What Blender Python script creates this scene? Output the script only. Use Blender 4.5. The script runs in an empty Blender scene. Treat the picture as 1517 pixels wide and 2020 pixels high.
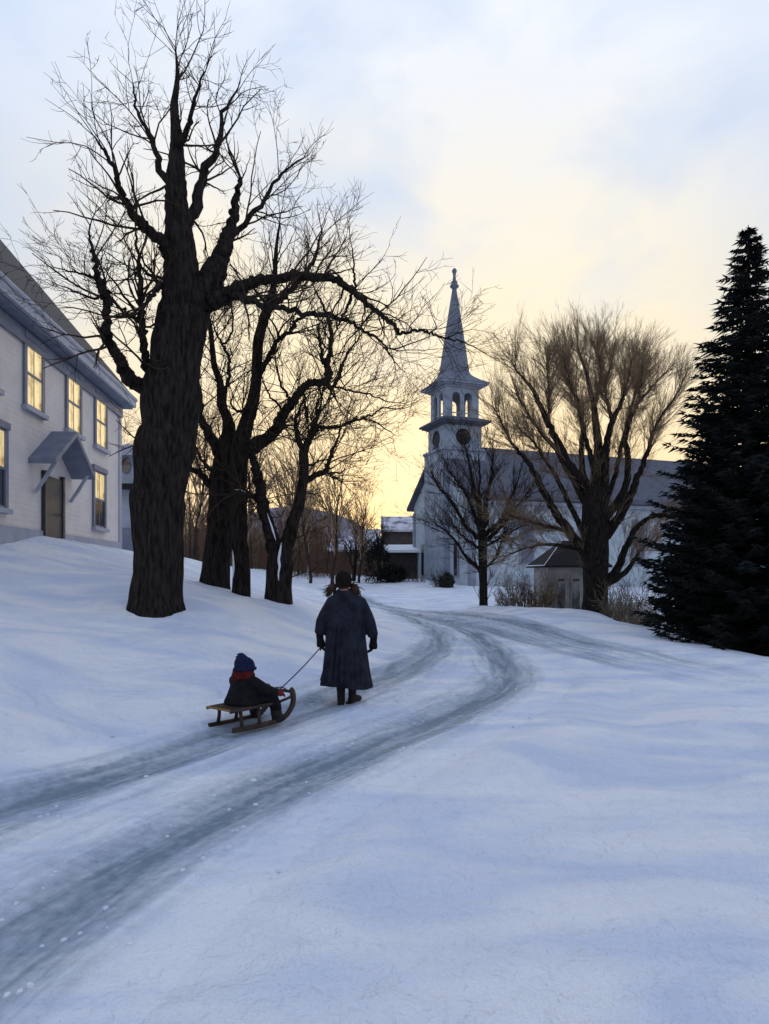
import bpy, math, random
import numpy as np
from mathutils import Vector, Matrix, noise as mnoise

# ------------------------------------------------------------------ basics
F, HY, CX, H = 1317.0, 1130.0, 758.5, 1.6       # focal length in picture units, horizon row, centre column, eye height
def P(u, v, d):
    return np.array([(u - CX) / F * d, d, H + (HY - v) / F * d])
sc = bpy.context.scene
COL = sc.collection
rng = np.random.default_rng(7)
random.seed(7)

def nrm(a):
    a = np.asarray(a, float); n = np.linalg.norm(a)
    return a / n if n > 1e-12 else np.array([0, 0, 1.0])

class MB:
    """collects faces, linked as one mesh object"""
    def __init__(s): s.v = []; s.f = []; s.n = 0; s.mi = []; s.cur = 0
    def add(s, vs, fs):
        b = s.n
        s.v.extend([tuple(map(float, q)) for q in vs]); s.n += len(vs)
        s.f.extend([tuple(b + i for i in f) for f in fs]); s.mi.extend([s.cur]*len(fs))
    def box(s, lo, hi, fr=None, tap=None):
        x0, y0, z0 = lo; x1, y1, z1 = hi
        c = [(x0,y0,z0),(x1,y0,z0),(x1,y1,z0),(x0,y1,z0),(x0,y0,z1),(x1,y0,z1),(x1,y1,z1),(x0,y1,z1)]
        if fr: c = [fr(*q) for q in c]
        s.add(c, [(0,3,2,1),(4,5,6,7),(0,1,5,4),(1,2,6,5),(2,3,7,6),(3,0,4,7)])
    def poly_prism(s, pts, axis_vec, fr=None):
        """pts: 3-D outline, extruded along axis_vec"""
        n = len(pts); a = [np.array(p, float) for p in pts]; b = [p + np.array(axis_vec, float) for p in a]
        c = a + b
        if fr: c = [fr(*q) for q in c]
        s.add(c, [tuple(range(n))[::-1], tuple(range(n, 2*n))] + [(i, (i+1) % n, n + (i+1) % n, n + i) for i in range(n)])
    def tube(s, pts, rad, sides=8, lump=0.0, caps=True, flat=None, seed=0):
        pts = np.asarray(pts, float); m = len(pts)
        if m < 2: return
        tg = np.gradient(pts, axis=0); tg /= np.maximum(np.linalg.norm(tg, axis=1, keepdims=True), 1e-9)
        ref = np.array([0, 1.0, 0]) if abs(tg[0][2]) > 0.7 else np.array([0, 0, 1.0])
        n0 = nrm(np.cross(tg[0], ref)); vs = []
        ang = np.arange(sides) * 2 * math.pi / sides
        ca, sa = np.cos(ang), np.sin(ang)
        for i in range(m):
            t = tg[i]; n0 = nrm(n0 - t * np.dot(n0, t)); b0 = np.cross(t, n0)
            r = rad[i]
            if lump:
                rr = np.array([r * (1 + lump * mnoise.noise(Vector((c*1.3 + seed, q*1.3, pts[i][2] * 1.5 / max(.2, 3*r))))
                                    + .45 * lump * mnoise.noise(Vector((c*3.1, q*3.1 + seed, pts[i][2] * 2.2 / max(.2, 3*r)))) + (.075 * mnoise.noise(Vector((c*9, q*9 + seed, pts[i][2]*1.9))) if sides >= 18 else 0)) for c, q in zip(ca, sa)])
            else: rr = r
            ring = pts[i] + (rr * ca)[:, None] * n0 + (rr * sa)[:, None] * b0 * (1 if flat is None else flat)
            vs.append(ring)
        fs = []
        for i in range(m - 1):
            for k in range(sides):
                k2 = (k + 1) % sides
                fs.append((i*sides+k, i*sides+k2, (i+1)*sides+k2, (i+1)*sides+k))
        if caps:
            fs.append(tuple(range(sides))[::-1]); fs.append(tuple((m-1)*sides + k for k in range(sides)))
        s.add(np.concatenate(vs), fs)
    def rings(s, rings, caps=True):
        m = len(rings); k = len(rings[0]); fs = []
        for i in range(m - 1):
            for j in range(k):
                j2 = (j + 1) % k
                fs.append((i*k+j, i*k+j2, (i+1)*k+j2, (i+1)*k+j))
        if caps: fs += [tuple(range(k))[::-1], tuple((m-1)*k + j for j in range(k))]
        s.add([q for r in rings for q in r], fs)
    def lathe(s, cx, cy, prof, sides=16, rot=0.0):
        s.rings([[(cx + r*math.cos(rot+2*math.pi*j/sides), cy + r*math.sin(rot+2*math.pi*j/sides), z) for j in range(sides)] for z, r in prof])
    def ell(s, c, r, seg=16, rin=10, M=None):
        R = []
        for i in range(1, rin):
            th = math.pi * i / rin; ring = []
            for j in range(seg):
                ph = 2*math.pi*j/seg
                q = np.array([r[0]*math.sin(th)*math.cos(ph), r[1]*math.sin(th)*math.sin(ph), -r[2]*math.cos(th)])
                if M is not None: q = M @ q
                ring.append(np.array(c) + q)
            R.append(ring)
        s.rings(R)
    def build(s, name, mat, parent=None, smooth=True, mat2=None):
        me = bpy.data.meshes.new(name)
        off = np.zeros(3)
        p = parent
        while p is not None:
            off += np.array(p.location); p = p.parent
        vv = [(a - off[0], b - off[1], c - off[2]) for a, b, c in s.v]
        me.from_pydata(vv, [], s.f); me.update()
        if smooth: me.polygons.foreach_set('use_smooth', [True] * len(me.polygons))
        o = bpy.data.objects.new(name, me); COL.objects.link(o)
        if mat: me.materials.append(mat)
        if mat2: me.materials.append(mat2); me.polygons.foreach_set('material_index', s.mi)
        if parent: o.parent = parent
        return o

def thing(name, loc, label, cat, group=None):
    o = bpy.data.objects.new(name, None); COL.objects.link(o); o.location = tuple(map(float, loc)); o.empty_display_size = .2
    o['label'] = label; o['category'] = cat
    if group: o['group'] = group
    return o
def tag(o, label, cat, group=None):
    o['label'] = label; o['category'] = cat
    if group: o['group'] = group
    return o
def dup(root, loc, rz=0.0, sc_=1.0, label=None):
    r = root.copy(); COL.objects.link(r); r.location = tuple(map(float, loc)); r.rotation_euler = (0, 0, rz); r.scale = (sc_,)*3
    if label: r['label'] = label
    for ch in list(root.children):
        c = ch.copy(); COL.objects.link(c); c.parent = r
        for g in ch.children:
            d = g.copy(); COL.objects.link(d); d.parent = c
    return r
def remesh(o, vox, smooth=4, fac=.5):
    m = o.modifiers.new('r', 'REMESH'); m.mode = 'VOXEL'; m.voxel_size = vox; m.use_smooth_shade = True
    if smooth:
        k = o.modifiers.new('s', 'SMOOTH'); k.iterations = smooth; k.factor = fac
    dg = bpy.context.evaluated_depsgraph_get(); dg.update()
    me = bpy.data.meshes.new_from_object(o.evaluated_get(dg))
    mats = list(o.data.materials); nm = o.data.name
    o.modifiers.clear(); old = o.data; o.data = me; bpy.data.meshes.remove(old); me.name = nm
    if not me.materials:
        for q in mats: me.materials.append(q)
    me.polygons.foreach_set('use_smooth', [True] * len(me.polygons))
    return o

# ------------------------------------------------------------------ materials
def mat(name, col, col2=None, scale=6.0, rough=.8, bump=0.0, bscale=20.0, stretch=(1,1,1), spec=.3, detail=6.0, contrast=(.35,.65), sheen=0.0):
    m = bpy.data.materials.new(name); m.use_nodes = True; nt = m.node_tree; N = nt.nodes; L = nt.links
    b = N['Principled BSDF']; b.inputs['Roughness'].default_value = rough
    b.inputs['Specular IOR Level'].default_value = spec
    if sheen: b.inputs['Sheen Weight'].default_value = sheen
    tc = N.new('ShaderNodeTexCoord'); mp = N.new('ShaderNodeMapping'); mp.inputs['Scale'].default_value = stretch
    L.new(tc.outputs['Object'], mp.inputs['Vector'])
    if col2 is None: col2 = tuple(c * .7 for c in col)
    nz = N.new('ShaderNodeTexNoise'); nz.inputs['Scale'].default_value = scale; nz.inputs['Detail'].default_value = detail
    L.new(mp.outputs['Vector'], nz.inputs['Vector'])
    rp = N.new('ShaderNodeValToRGB'); rp.color_ramp.elements[0].position, rp.color_ramp.elements[1].position = contrast
    rp.color_ramp.elements[0].color = (*col2, 1); rp.color_ramp.elements[1].color = (*col, 1)
    L.new(nz.outputs['Fac'], rp.inputs['Fac']); L.new(rp.outputs['Color'], b.inputs['Base Color'])
    if bump:
        n2 = N.new('ShaderNodeTexNoise'); n2.inputs['Scale'].default_value = bscale; n2.inputs['Detail'].default_value = 8
        L.new(mp.outputs['Vector'], n2.inputs['Vector'])
        bp = N.new('ShaderNodeBump'); bp.inputs['Strength'].default_value = bump; bp.inputs['Distance'].default_value = .05
        L.new(n2.outputs['Fac'], bp.inputs['Height']); L.new(bp.outputs['Normal'], b.inputs['Normal'])
    return m
def siding(name, col, col2, pitch, axis=2, depth=.012, rough=.7):
    """boards: saw-tooth height along one object axis"""
    m = mat(name, col, col2, 2.2, rough, stretch=(1, 1, 1)); nt = m.node_tree; N = nt.nodes; L = nt.links
    tc = N.new('ShaderNodeTexCoord'); sp = N.new('ShaderNodeSeparateXYZ'); L.new(tc.outputs['Object'], sp.inputs[0])
    mu = N.new('ShaderNodeMath'); mu.operation = 'DIVIDE'; mu.inputs[1].default_value = pitch; L.new(sp.outputs[axis], mu.inputs[0])
    fr = N.new('ShaderNodeMath'); fr.operation = 'FRACT'; L.new(mu.outputs[0], fr.inputs[0])
    iv = N.new('ShaderNodeMath'); iv.operation = 'SUBTRACT'; iv.inputs[0].default_value = 1; L.new(fr.outputs[0], iv.inputs[1])
    bp = N.new('ShaderNodeBump'); bp.inputs['Strength'].default_value = .8; bp.inputs['Distance'].default_value = depth
    L.new(iv.outputs[0], bp.inputs['Height']); L.new(bp.outputs['Normal'], N['Principled BSDF'].inputs['Normal'])
    return m
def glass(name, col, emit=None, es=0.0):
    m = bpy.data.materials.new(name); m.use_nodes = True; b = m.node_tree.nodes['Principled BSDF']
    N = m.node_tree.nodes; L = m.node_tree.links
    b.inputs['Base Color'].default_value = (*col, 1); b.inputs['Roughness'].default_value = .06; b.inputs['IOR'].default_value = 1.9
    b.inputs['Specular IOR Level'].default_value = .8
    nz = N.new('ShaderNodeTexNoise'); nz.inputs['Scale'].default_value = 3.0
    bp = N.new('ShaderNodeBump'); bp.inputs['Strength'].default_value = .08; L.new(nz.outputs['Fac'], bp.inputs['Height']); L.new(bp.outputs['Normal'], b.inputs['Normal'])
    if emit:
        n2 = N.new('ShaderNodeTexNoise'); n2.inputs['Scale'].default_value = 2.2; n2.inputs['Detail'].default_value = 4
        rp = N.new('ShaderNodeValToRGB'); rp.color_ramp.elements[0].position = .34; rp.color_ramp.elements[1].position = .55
        rp.color_ramp.elements[0].color = (emit[0]*.42, emit[1]*.34, emit[2]*.25, 1); rp.color_ramp.elements[1].color = (*emit, 1)  # darker blotches in the glow mimic branches mirrored in the glass
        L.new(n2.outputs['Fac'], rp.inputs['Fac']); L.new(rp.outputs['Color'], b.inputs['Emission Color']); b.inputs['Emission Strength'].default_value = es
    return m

M = {}
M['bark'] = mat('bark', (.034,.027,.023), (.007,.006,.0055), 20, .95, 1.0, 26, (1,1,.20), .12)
M['twig'] = mat('twig', (.055,.038,.026), (.025,.018,.013), 6, .95, spec=.1)
M['bark_pale'] = mat('bark_pale', (.060,.045,.036), (.025,.020,.017), 6, .95, .6, 12, (1,1,.3), .1)
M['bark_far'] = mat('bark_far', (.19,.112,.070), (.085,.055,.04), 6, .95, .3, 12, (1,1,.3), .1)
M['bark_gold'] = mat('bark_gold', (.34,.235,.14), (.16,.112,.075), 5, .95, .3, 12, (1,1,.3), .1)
M['birch'] = mat('birch', (.5,.47,.44), (.2,.18,.17), 9, .8, .2, 12, (1,1,3))
M['house'] = siding('house', (.76,.695,.655), (.68,.62,.585), .13, 2, .012)
M['trim'] = mat('trim', (.38,.405,.48), (.31,.335,.42), 3, .6, .1, 30)
M['eave'] = mat('eave', (.20,.22,.285), (.15,.17,.23), 3, .6, .1, 30)
M['shingle'] = mat('shingle', (.10,.098,.105), (.06,.06,.066), 7, .9, .5, 30, (1,1,3))
M['pane_sky_glow'] = glass('pane_sky_glow', (.05,.04,.02), (1.0,.79,.40), .66)  # emission put in for the sunset sky reflected by the panes
M['pane_dark'] = glass('pane_dark', (.02,.022,.025))
M['door_dark'] = mat('door_dark', (.05,.055,.06), (.03,.033,.04), 4, .5, .1, 20)
M['wing'] = siding('wing', (.36,.40,.47), (.30,.34,.41), .14, 2, .015)
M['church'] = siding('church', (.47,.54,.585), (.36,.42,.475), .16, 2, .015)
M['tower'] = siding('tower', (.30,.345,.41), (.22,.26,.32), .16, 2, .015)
M['church_trim'] = mat('church_trim', (.29,.325,.385), (.22,.25,.31), 2, .7, .1, 20)
M['church_roof'] = mat('church_roof', (.115,.125,.160), (.080,.088,.118), 1.6, .85, .5, 14, (1,1,3))
M['spire'] = mat('spire', (.17,.19,.24), (.14,.158,.20), 1.2, .85, .15, 14, (1,1,2.5))
M['louvre'] = siding('louvre', (.018,.018,.02), (.01,.01,.012), .12, 2, .05)
M['shed_wall'] = siding('shed_wall', (.30,.29,.265), (.20,.19,.175), .2, 0, .01)
M['shed_roof'] = mat('shed_roof', (.020,.019,.019), (.012,.011,.011), 6, .95, .4, 20)
M['snowcap'] = mat('snowcap', (.82,.85,.9), (.74,.78,.86), 3, .7, .3, 8)
M['roof_snow'] = mat('roof_snow', (.62,.62,.70), (.17,.155,.17), 1.1, .8, .3, 6, contrast=(.36,.56))
M['brown_wall'] = siding('brown_wall', (.10,.078,.072), (.06,.048,.046), .18, 2, .02)
M['dark_wall'] = siding('dark_wall', (.035,.028,.026), (.02,.017,.016), .2, 2, .02)
M['needle'] = mat('needle', (.016,.022,.020), (.007,.009,.009), 3, .8, spec=.1)
M['needle_far'] = mat('needle_far', (.022,.026,.024), (.011,.013,.013), 3, .8, spec=.1)
M['needle_soft'] = mat('needle_soft', (.07,.075,.065), (.035,.035,.033), 3, .8, spec=.1)
M['brush'] = mat('brush', (.17,.115,.06), (.06,.045,.03), 4, .95, spec=.1)
M['brush_pale'] = mat('brush_pale', (.27,.215,.15), (.12,.095,.07), 4, .95, spec=.1)
M['coat'] = mat('coat', (.026,.029,.042), (.012,.0135,.020), 9, .95, .35, 120, spec=.08, sheen=.03)
M['wool_black'] = mat('wool_black', (.016,.013,.012), (.008,.007,.007), 30, .95, .5, 160, spec=.1)
M['glove'] = mat('glove', (.010,.009,.010), (.006,.006,.006), 20, .9, .2, 60, spec=.15)
M['hair'] = mat('hair', (.075,.036,.018), (.020,.011,.007), 30, .7, .4, 80, spec=.3)
M['skin'] = mat('skin', (.50,.28,.20), (.45,.24,.17), 10, .6)
M['boot'] = mat('boot', (.016,.012,.011), (.009,.008,.007), 20, .7, .2, 50)
M['suit'] = mat('suit', (.013,.013,.015), (.007,.007,.009), 14, .9, .4, 50, spec=.12)
M['hat_blue'] = mat('hat_blue', (.020,.028,.078), (.011,.015,.042), 40, .95, .6, 130, spec=.1)
M['scarf'] = mat('scarf', (.125,.018,.017), (.06,.009,.009), 30, .95, .6, 110, spec=.1)
M['mitten'] = mat('mitten', (.22,.030,.026), (.12,.015,.014), 30, .95, .5, 110, spec=.1)
M['sled'] = mat('sled', (.055,.036,.024), (.022,.015,.011), 8, .6, .3, 30, (1,1,1))
M['sled_sunlit'] = mat('sled_sunlit', (.33,.20,.055), (.20,.115,.03), 8, .6, .3, 30)  # sunlight on the wood edges, put into the colour
M['rope'] = mat('rope', (.10,.08,.06), (.04,.03,.025), 90, .9, .5, 200)
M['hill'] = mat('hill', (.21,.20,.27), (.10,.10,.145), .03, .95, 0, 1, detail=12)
M['brass'] = mat('brass', (.10,.075,.04), (.05,.04,.025), 8, .4)

def snow_mat(name, road=False):
    m = bpy.data.materials.new(name); m.use_nodes = True; N = m.node_tree.nodes; L = m.node_tree.links
    b = N['Principled BSDF']; b.inputs['Roughness'].default_value = .7; b.inputs['Specular IOR Level'].default_value = .06 if road else .15
    tc = N.new('ShaderNodeTexCoord')
    def noise(scale, det=6, vec=None, dist=0):
        n = N.new('ShaderNodeTexNoise'); n.inputs['Scale'].default_value = scale; n.inputs['Detail'].default_value = det; n.inputs['Distortion'].default_value = dist
        L.new(vec or tc.outputs['Object'], n.inputs['Vector']); return n.outputs['Fac']
    def math_(op, a, b_):
        q = N.new('ShaderNodeMath'); q.operation = op
        for i, x in enumerate((a, b_)):
            if isinstance(x, (int, float)): q.inputs[i].default_value = x
            else: L.new(x, q.inputs[i])
        return q.outputs[0]
    rp = N.new('ShaderNodeValToRGB'); e = rp.color_ramp.elements
    e[0].position, e[1].position = .38, .62; e[0].color = (.64,.71,.86,1); e[1].color = (.86,.88,.91,1)
    mpn = N.new('ShaderNodeMapping'); mpn.inputs['Scale'].default_value = (.8, 1.7, 1); mpn.inputs['Rotation'].default_value = (0, 0, .35); L.new(tc.outputs['Object'], mpn.inputs['Vector'])
    L.new(noise(.75, 10, mpn.outputs['Vector'], .8), rp.inputs['Fac']); colour = rp.outputs['Color']
    if road:
        at = N.new('ShaderNodeAttribute'); at.attribute_name = 'slush'
        mp = N.new('ShaderNodeMapping'); mp.inputs['Scale'].default_value = (.28, 2.6, 1)
        a3 = N.new('ShaderNodeAttribute'); a3.attribute_name = 'along'; L.new(a3.outputs['Vector'], mp.inputs['Vector'])
        n1 = noise(2.4, 8, mp.outputs['Vector'], .6); n2 = noise(14, 5)
        k = math_('MULTIPLY_ADD', n1, 1.15); N[k.node.name].inputs[2].default_value = -.58
        k2 = math_('MULTIPLY_ADD', n2, .5); N[k2.node.name].inputs[2].default_value = -.25
        f = math_('ADD', math_('ADD', at.outputs['Fac'], math_('MULTIPLY', k, math_('MINIMUM', math_('MULTIPLY', at.outputs['Fac'], 3.0), 1.0))), math_('MULTIPLY', k2, math_('MINIMUM', math_('MULTIPLY', at.outputs['Fac'], 3.0), 1.0)))
        r2 = N.new('ShaderNodeValToRGB'); e2 = r2.color_ramp.elements; e2[0].position, e2[1].position = .10, .80
        e2[0].color = (0,0,0,1); e2[1].color = (1,1,1,1); L.new(f, r2.inputs['Fac'])
        mx = N.new('ShaderNodeMix'); mx.data_type = 'RGBA'; L.new(r2.outputs['Color'], mx.inputs[0])
        L.new(colour, mx.inputs[6]); mx.inputs[7].default_value = (.20,.26,.325,1); colour = mx.outputs[2]
        rr = math_('MULTIPLY_ADD', r2.outputs['Color'], -.18); rr.node.inputs[2].default_value = .8; L.new(rr, b.inputs['Roughness'])
    L.new(colour, b.inputs['Base Color'])
    h = math_('ADD', math_('MULTIPLY', noise(1.6, 7), 1.0), math_('ADD', math_('MULTIPLY', noise(7, 9, None, .3), .55), math_('MULTIPLY', noise(45, 5), .14)))
    bp = N.new('ShaderNodeBump'); bp.inputs['Strength'].default_value = .8; bp.inputs['Distance'].default_value = .17 if not road else .14
    L.new(h, bp.inputs['Height']); L.new(bp.outputs['Normal'], b.inputs['Normal'])
    return m
M['snow'] = snow_mat('snow'); M['road'] = snow_mat('road_snow', True)

# ------------------------------------------------------------------ terrain
cp = []
def c3(x, y, z): cp.append((x, y, z))
def cpx(u, v, d): cp.append(tuple(P(u, v, d)))
for x in (-3, 0, 3, 7):
    for y in (-8, -2, 3, 6): c3(x, y, 0)
for x, y in ((-2, 6.6), (-.5, 8.2), (-1.3, 7.3), (.2, 10.5), (1.1, 14), (2.2, 14), (1.5, 21), (2, 9), (5, 10.6), (4, 16), (1.8, 25), (-.7, 34)): c3(x, y, 0)
for a in ((145,1068,18.35),(237,1085,22.6),(60,1058,16),(145,1200,11),(145,1300,8.5),(145,1400,7),(20,1300,7.6),(20,1420,6.2),(250,1192,11.2),(360,1218,10.7),(305,1150,12.6),
          (400,1155,15.2),(450,1170,14.9),(476,1182,14.3),(520,1190,14.1),(576,1192,13.9),(600,1290,10.3),(480,1260,10.4),(400,1300,9),(640,1240,13),(640,1205,18),(570,1172,25),(470,1148,30),
          (370,1108,55),(470,1135,52),(570,1158,46),(300,1085,40),(250,1088,32),(600,1131,62),(740,1140,60),(660,1140,58),(820,1143,54),(860,1150,50),(920,1160,45),(953,1200,26),(1000,1202,28),
          (820,1175,38),(1050,1205,29),(1130,1206,27),(1220,1226,21.5),(1300,1242,18.6),(1373,1268,16.2),(1200,1250,16.8),(1373,1290,13),(1500,1300,13.5)): cpx(*a)
for x, y, z in ((8.0,21,-.55),(9.5,25,-.7),(9.4,17.5,-.6),(14,22,-1.0),(12,14,-.5),(12,31,-.1),(11,44,.35),(25,52,.4),(10,60,.8),(30,70,.8),(-20,35,3.2),(-18,18,3.0),(-16,8,2.4),(-14,0,1.5),(-30,60,3.2),(-10,75,1.7),(15,5,-.2),(16,-6,-.3),(-12,-8,1.0),(40,30,-1),(5,80,1.2)): c3(x, y, z)
cp = np.array(cp)
def _U(r2): return np.where(r2 > 1e-12, r2 * np.log(np.maximum(r2, 1e-12)) * .5, 0)
_n = len(cp); _A = np.zeros((_n + 3, _n + 3)); _d2 = ((cp[:, None, :2] - cp[None, :, :2])**2).sum(-1)
_A[:_n, :_n] = _U(_d2) + np.eye(_n) * .08; _A[:_n, _n] = 1; _A[:_n, _n+1:] = cp[:, :2]; _A[_n:, :_n] = _A[:_n, _n:].T
_w = np.linalg.solve(_A, np.concatenate([cp[:, 2], [0, 0, 0]]))
def gz0(x, y):
    x = np.atleast_1d(np.asarray(x, float)); y = np.atleast_1d(np.asarray(y, float)); out = np.zeros(x.shape)
    for i in range(0, len(x), 20000):
        xs, ys = x[i:i+20000], y[i:i+20000]
        d2 = (xs[:, None] - cp[None, :, 0])**2 + (ys[:, None] - cp[None, :, 1])**2
        out[i:i+20000] = _U(d2) @ _w[:_n] + _w[_n] + _w[_n+1]*xs + _w[_n+2]*ys
    r = np.sqrt(x**2 + (y - 25)**2); t = np.clip((r - 45) / 40, 0, 1); t = t*t*(3-2*t)
    out = np.clip(out, -3, 4.5)
    return out * (1-t) + t * 1.25
# wheel tracks (seen rows on flat ground)
def flat(u, v): d = H * F / (v - HY); return ((u - CX) / F * d, d)
def smooth_poly(pts, k=8):
    pts = np.asarray(pts, float); n = len(pts); out = []
    for i in range(n - 1):
        p0 = pts[max(i-1, 0)]; p1 = pts[i]; p2 = pts[i+1]; p3 = pts[min(i+2, n-1)]
        for t in np.arange(k) / k:
            out.append(.5*((2*p1) + (-p0+p2)*t + (2*p0-5*p1+4*p2-p3)*t*t + (-p0+3*p1-3*p2+p3)*t**3))
    out.append(pts[-1]); return np.array(out)
TB_L = smooth_poly([(-3.45,-7),(-3.4,-3),(-3.3,0),(-3.15,2.2),(-2.85,4.0),(-2.4,5.3)] + [flat(*q) for q in ((415,1458),(600,1402),(700,1366),(780,1330),(850,1290),(866,1265),(848,1240),(800,1217),(740,1197))], 14)
TB_R = smooth_poly([(-2.1,-7),(-2.05,-3),(-1.95,0),(-1.8,2.2),(-1.5,3.6),(-1.05,4.7)] + [flat(*q) for q in ((690,1490),(765,1458),(880,1410),(965,1370),(1003,1338),(995,1300),(950,1264),(890,1234),(820,1212))], 14)
A_C = smooth_poly([(-26,60),(-16.2,55),(-11.4,52),(-6.6,46),(-3.2,40),(-.6,33),(1.76,25.4),(3.2,19),(3.9,16),(4.45,13.2),(5.0,10.6),(5.5,8.5),(6.2,4),(6.6,-2),(6.8,-8)], 14)
_t = np.gradient(A_C, axis=0); _t /= np.linalg.norm(_t, axis=1, keepdims=True); _nn = np.stack([-_t[:,1], _t[:,0]], 1)
TA_L, TA_R = A_C + _nn*.60, A_C - _nn*.60
def pdist(x, y, line):
    out = np.full(x.shape, 1e9)
    for i in range(0, len(x), 40000):
        out[i:i+40000] = np.sqrt(((x[i:i+40000, None] - line[None, :, 0])**2 + (y[i:i+40000, None] - line[None, :, 1])**2).min(1))
    return out
def tracks(x, y):
    return [pdist(x, y, l) for l in (TB_L, TB_R, TA_L, TA_R)]
def roll(x, y):
    return (.030*np.sin(.9*x+.5*y+1)*np.sin(.7*y-.3*x) + .018*np.sin(2.1*x-1.3*y+.4)*np.sin(1.1*y+.9*x) + .010*np.sin(5.1*x+2.3*y)*np.sin(3.7*y-2*x) + .02*np.sin(1.3*x-2.9*y+2)*np.sin(.6*x+.4*y) + .006*np.sin(9*x+4*y)*np.sin(7*y-3*x))
def gz(x, y):
    """surface of the snow and of the road"""
    sx = np.isscalar(x)
    x = np.atleast_1d(np.asarray(x, float)); y = np.atleast_1d(np.asarray(y, float))
    z = gz0(x, y); d = np.minimum.reduce(tracks(x, y))
    on = np.clip((d - .5) / .9, 0, 1)
    for tx, ty, tr_ in ((-3.79,11.0,.62),(-3.83,15,.5),(-3.07,14.3,.42),(-2.18,13.7,.48),(7.6,24,.8),(3.86,26,.35)):
        z = z + .06*np.exp(-(((x-tx)**2 + (y-ty+.12)**2)/(tr_*1.5)**2))
    z = z + roll(x, y) * (.25 + .75*on) + .07*np.exp(-((d - 1.25) / .35)**2) * (.6 + .4*np.sin(1.7*x+2.3*y)) - .045*np.exp(-(d / .24)**2) + .022*np.exp(-((d - .45) / .10)**2)
    return float(z[0]) if sx else z
def axis(lo, hi, c, fine, n_in, grow):
    a = [c]; s = fine
    while a[-1] < hi:
        a.append(a[-1] + s)
        if len(a) > n_in: s *= grow
    b = [c]; s = fine
    while b[-1] > lo:
        b.append(b[-1] - s)
        if len(b) > n_in: s *= grow
    return np.array(b[::-1][:-1] + a)
gx = axis(-700, 700, -1.0, .13, 62, 1.045); gy = axis(-60, 900, 9.0, .13, 60, 1.03)
X, Y = np.meshgrid(gx, gy); xf, yf = X.ravel(), Y.ravel()
zf = gz(xf, yf); dm = np.minimum.reduce(tracks(xf, yf))
RW = .98
zf = zf - .10 * np.clip((RW - .05 - dm) / .30, 0, 1)
nx, ny = len(gx), len(gy)
ii = (np.arange(ny-1)[:, None]*nx + np.arange(nx-1)[None, :]).ravel()
me = bpy.data.meshes.new('snow_ground'); me.from_pydata(np.stack([xf, yf, zf], 1).tolist(), [], np.stack([ii, ii+1, ii+1+nx, ii+nx], 1).tolist()); me.update()
me.polygons.foreach_set('use_smooth', [True]*len(me.polygons)); me.materials.append(M['snow'])
o = bpy.data.objects.new('snow_ground', me); COL.objects.link(o); o['kind'] = 'structure'
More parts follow.
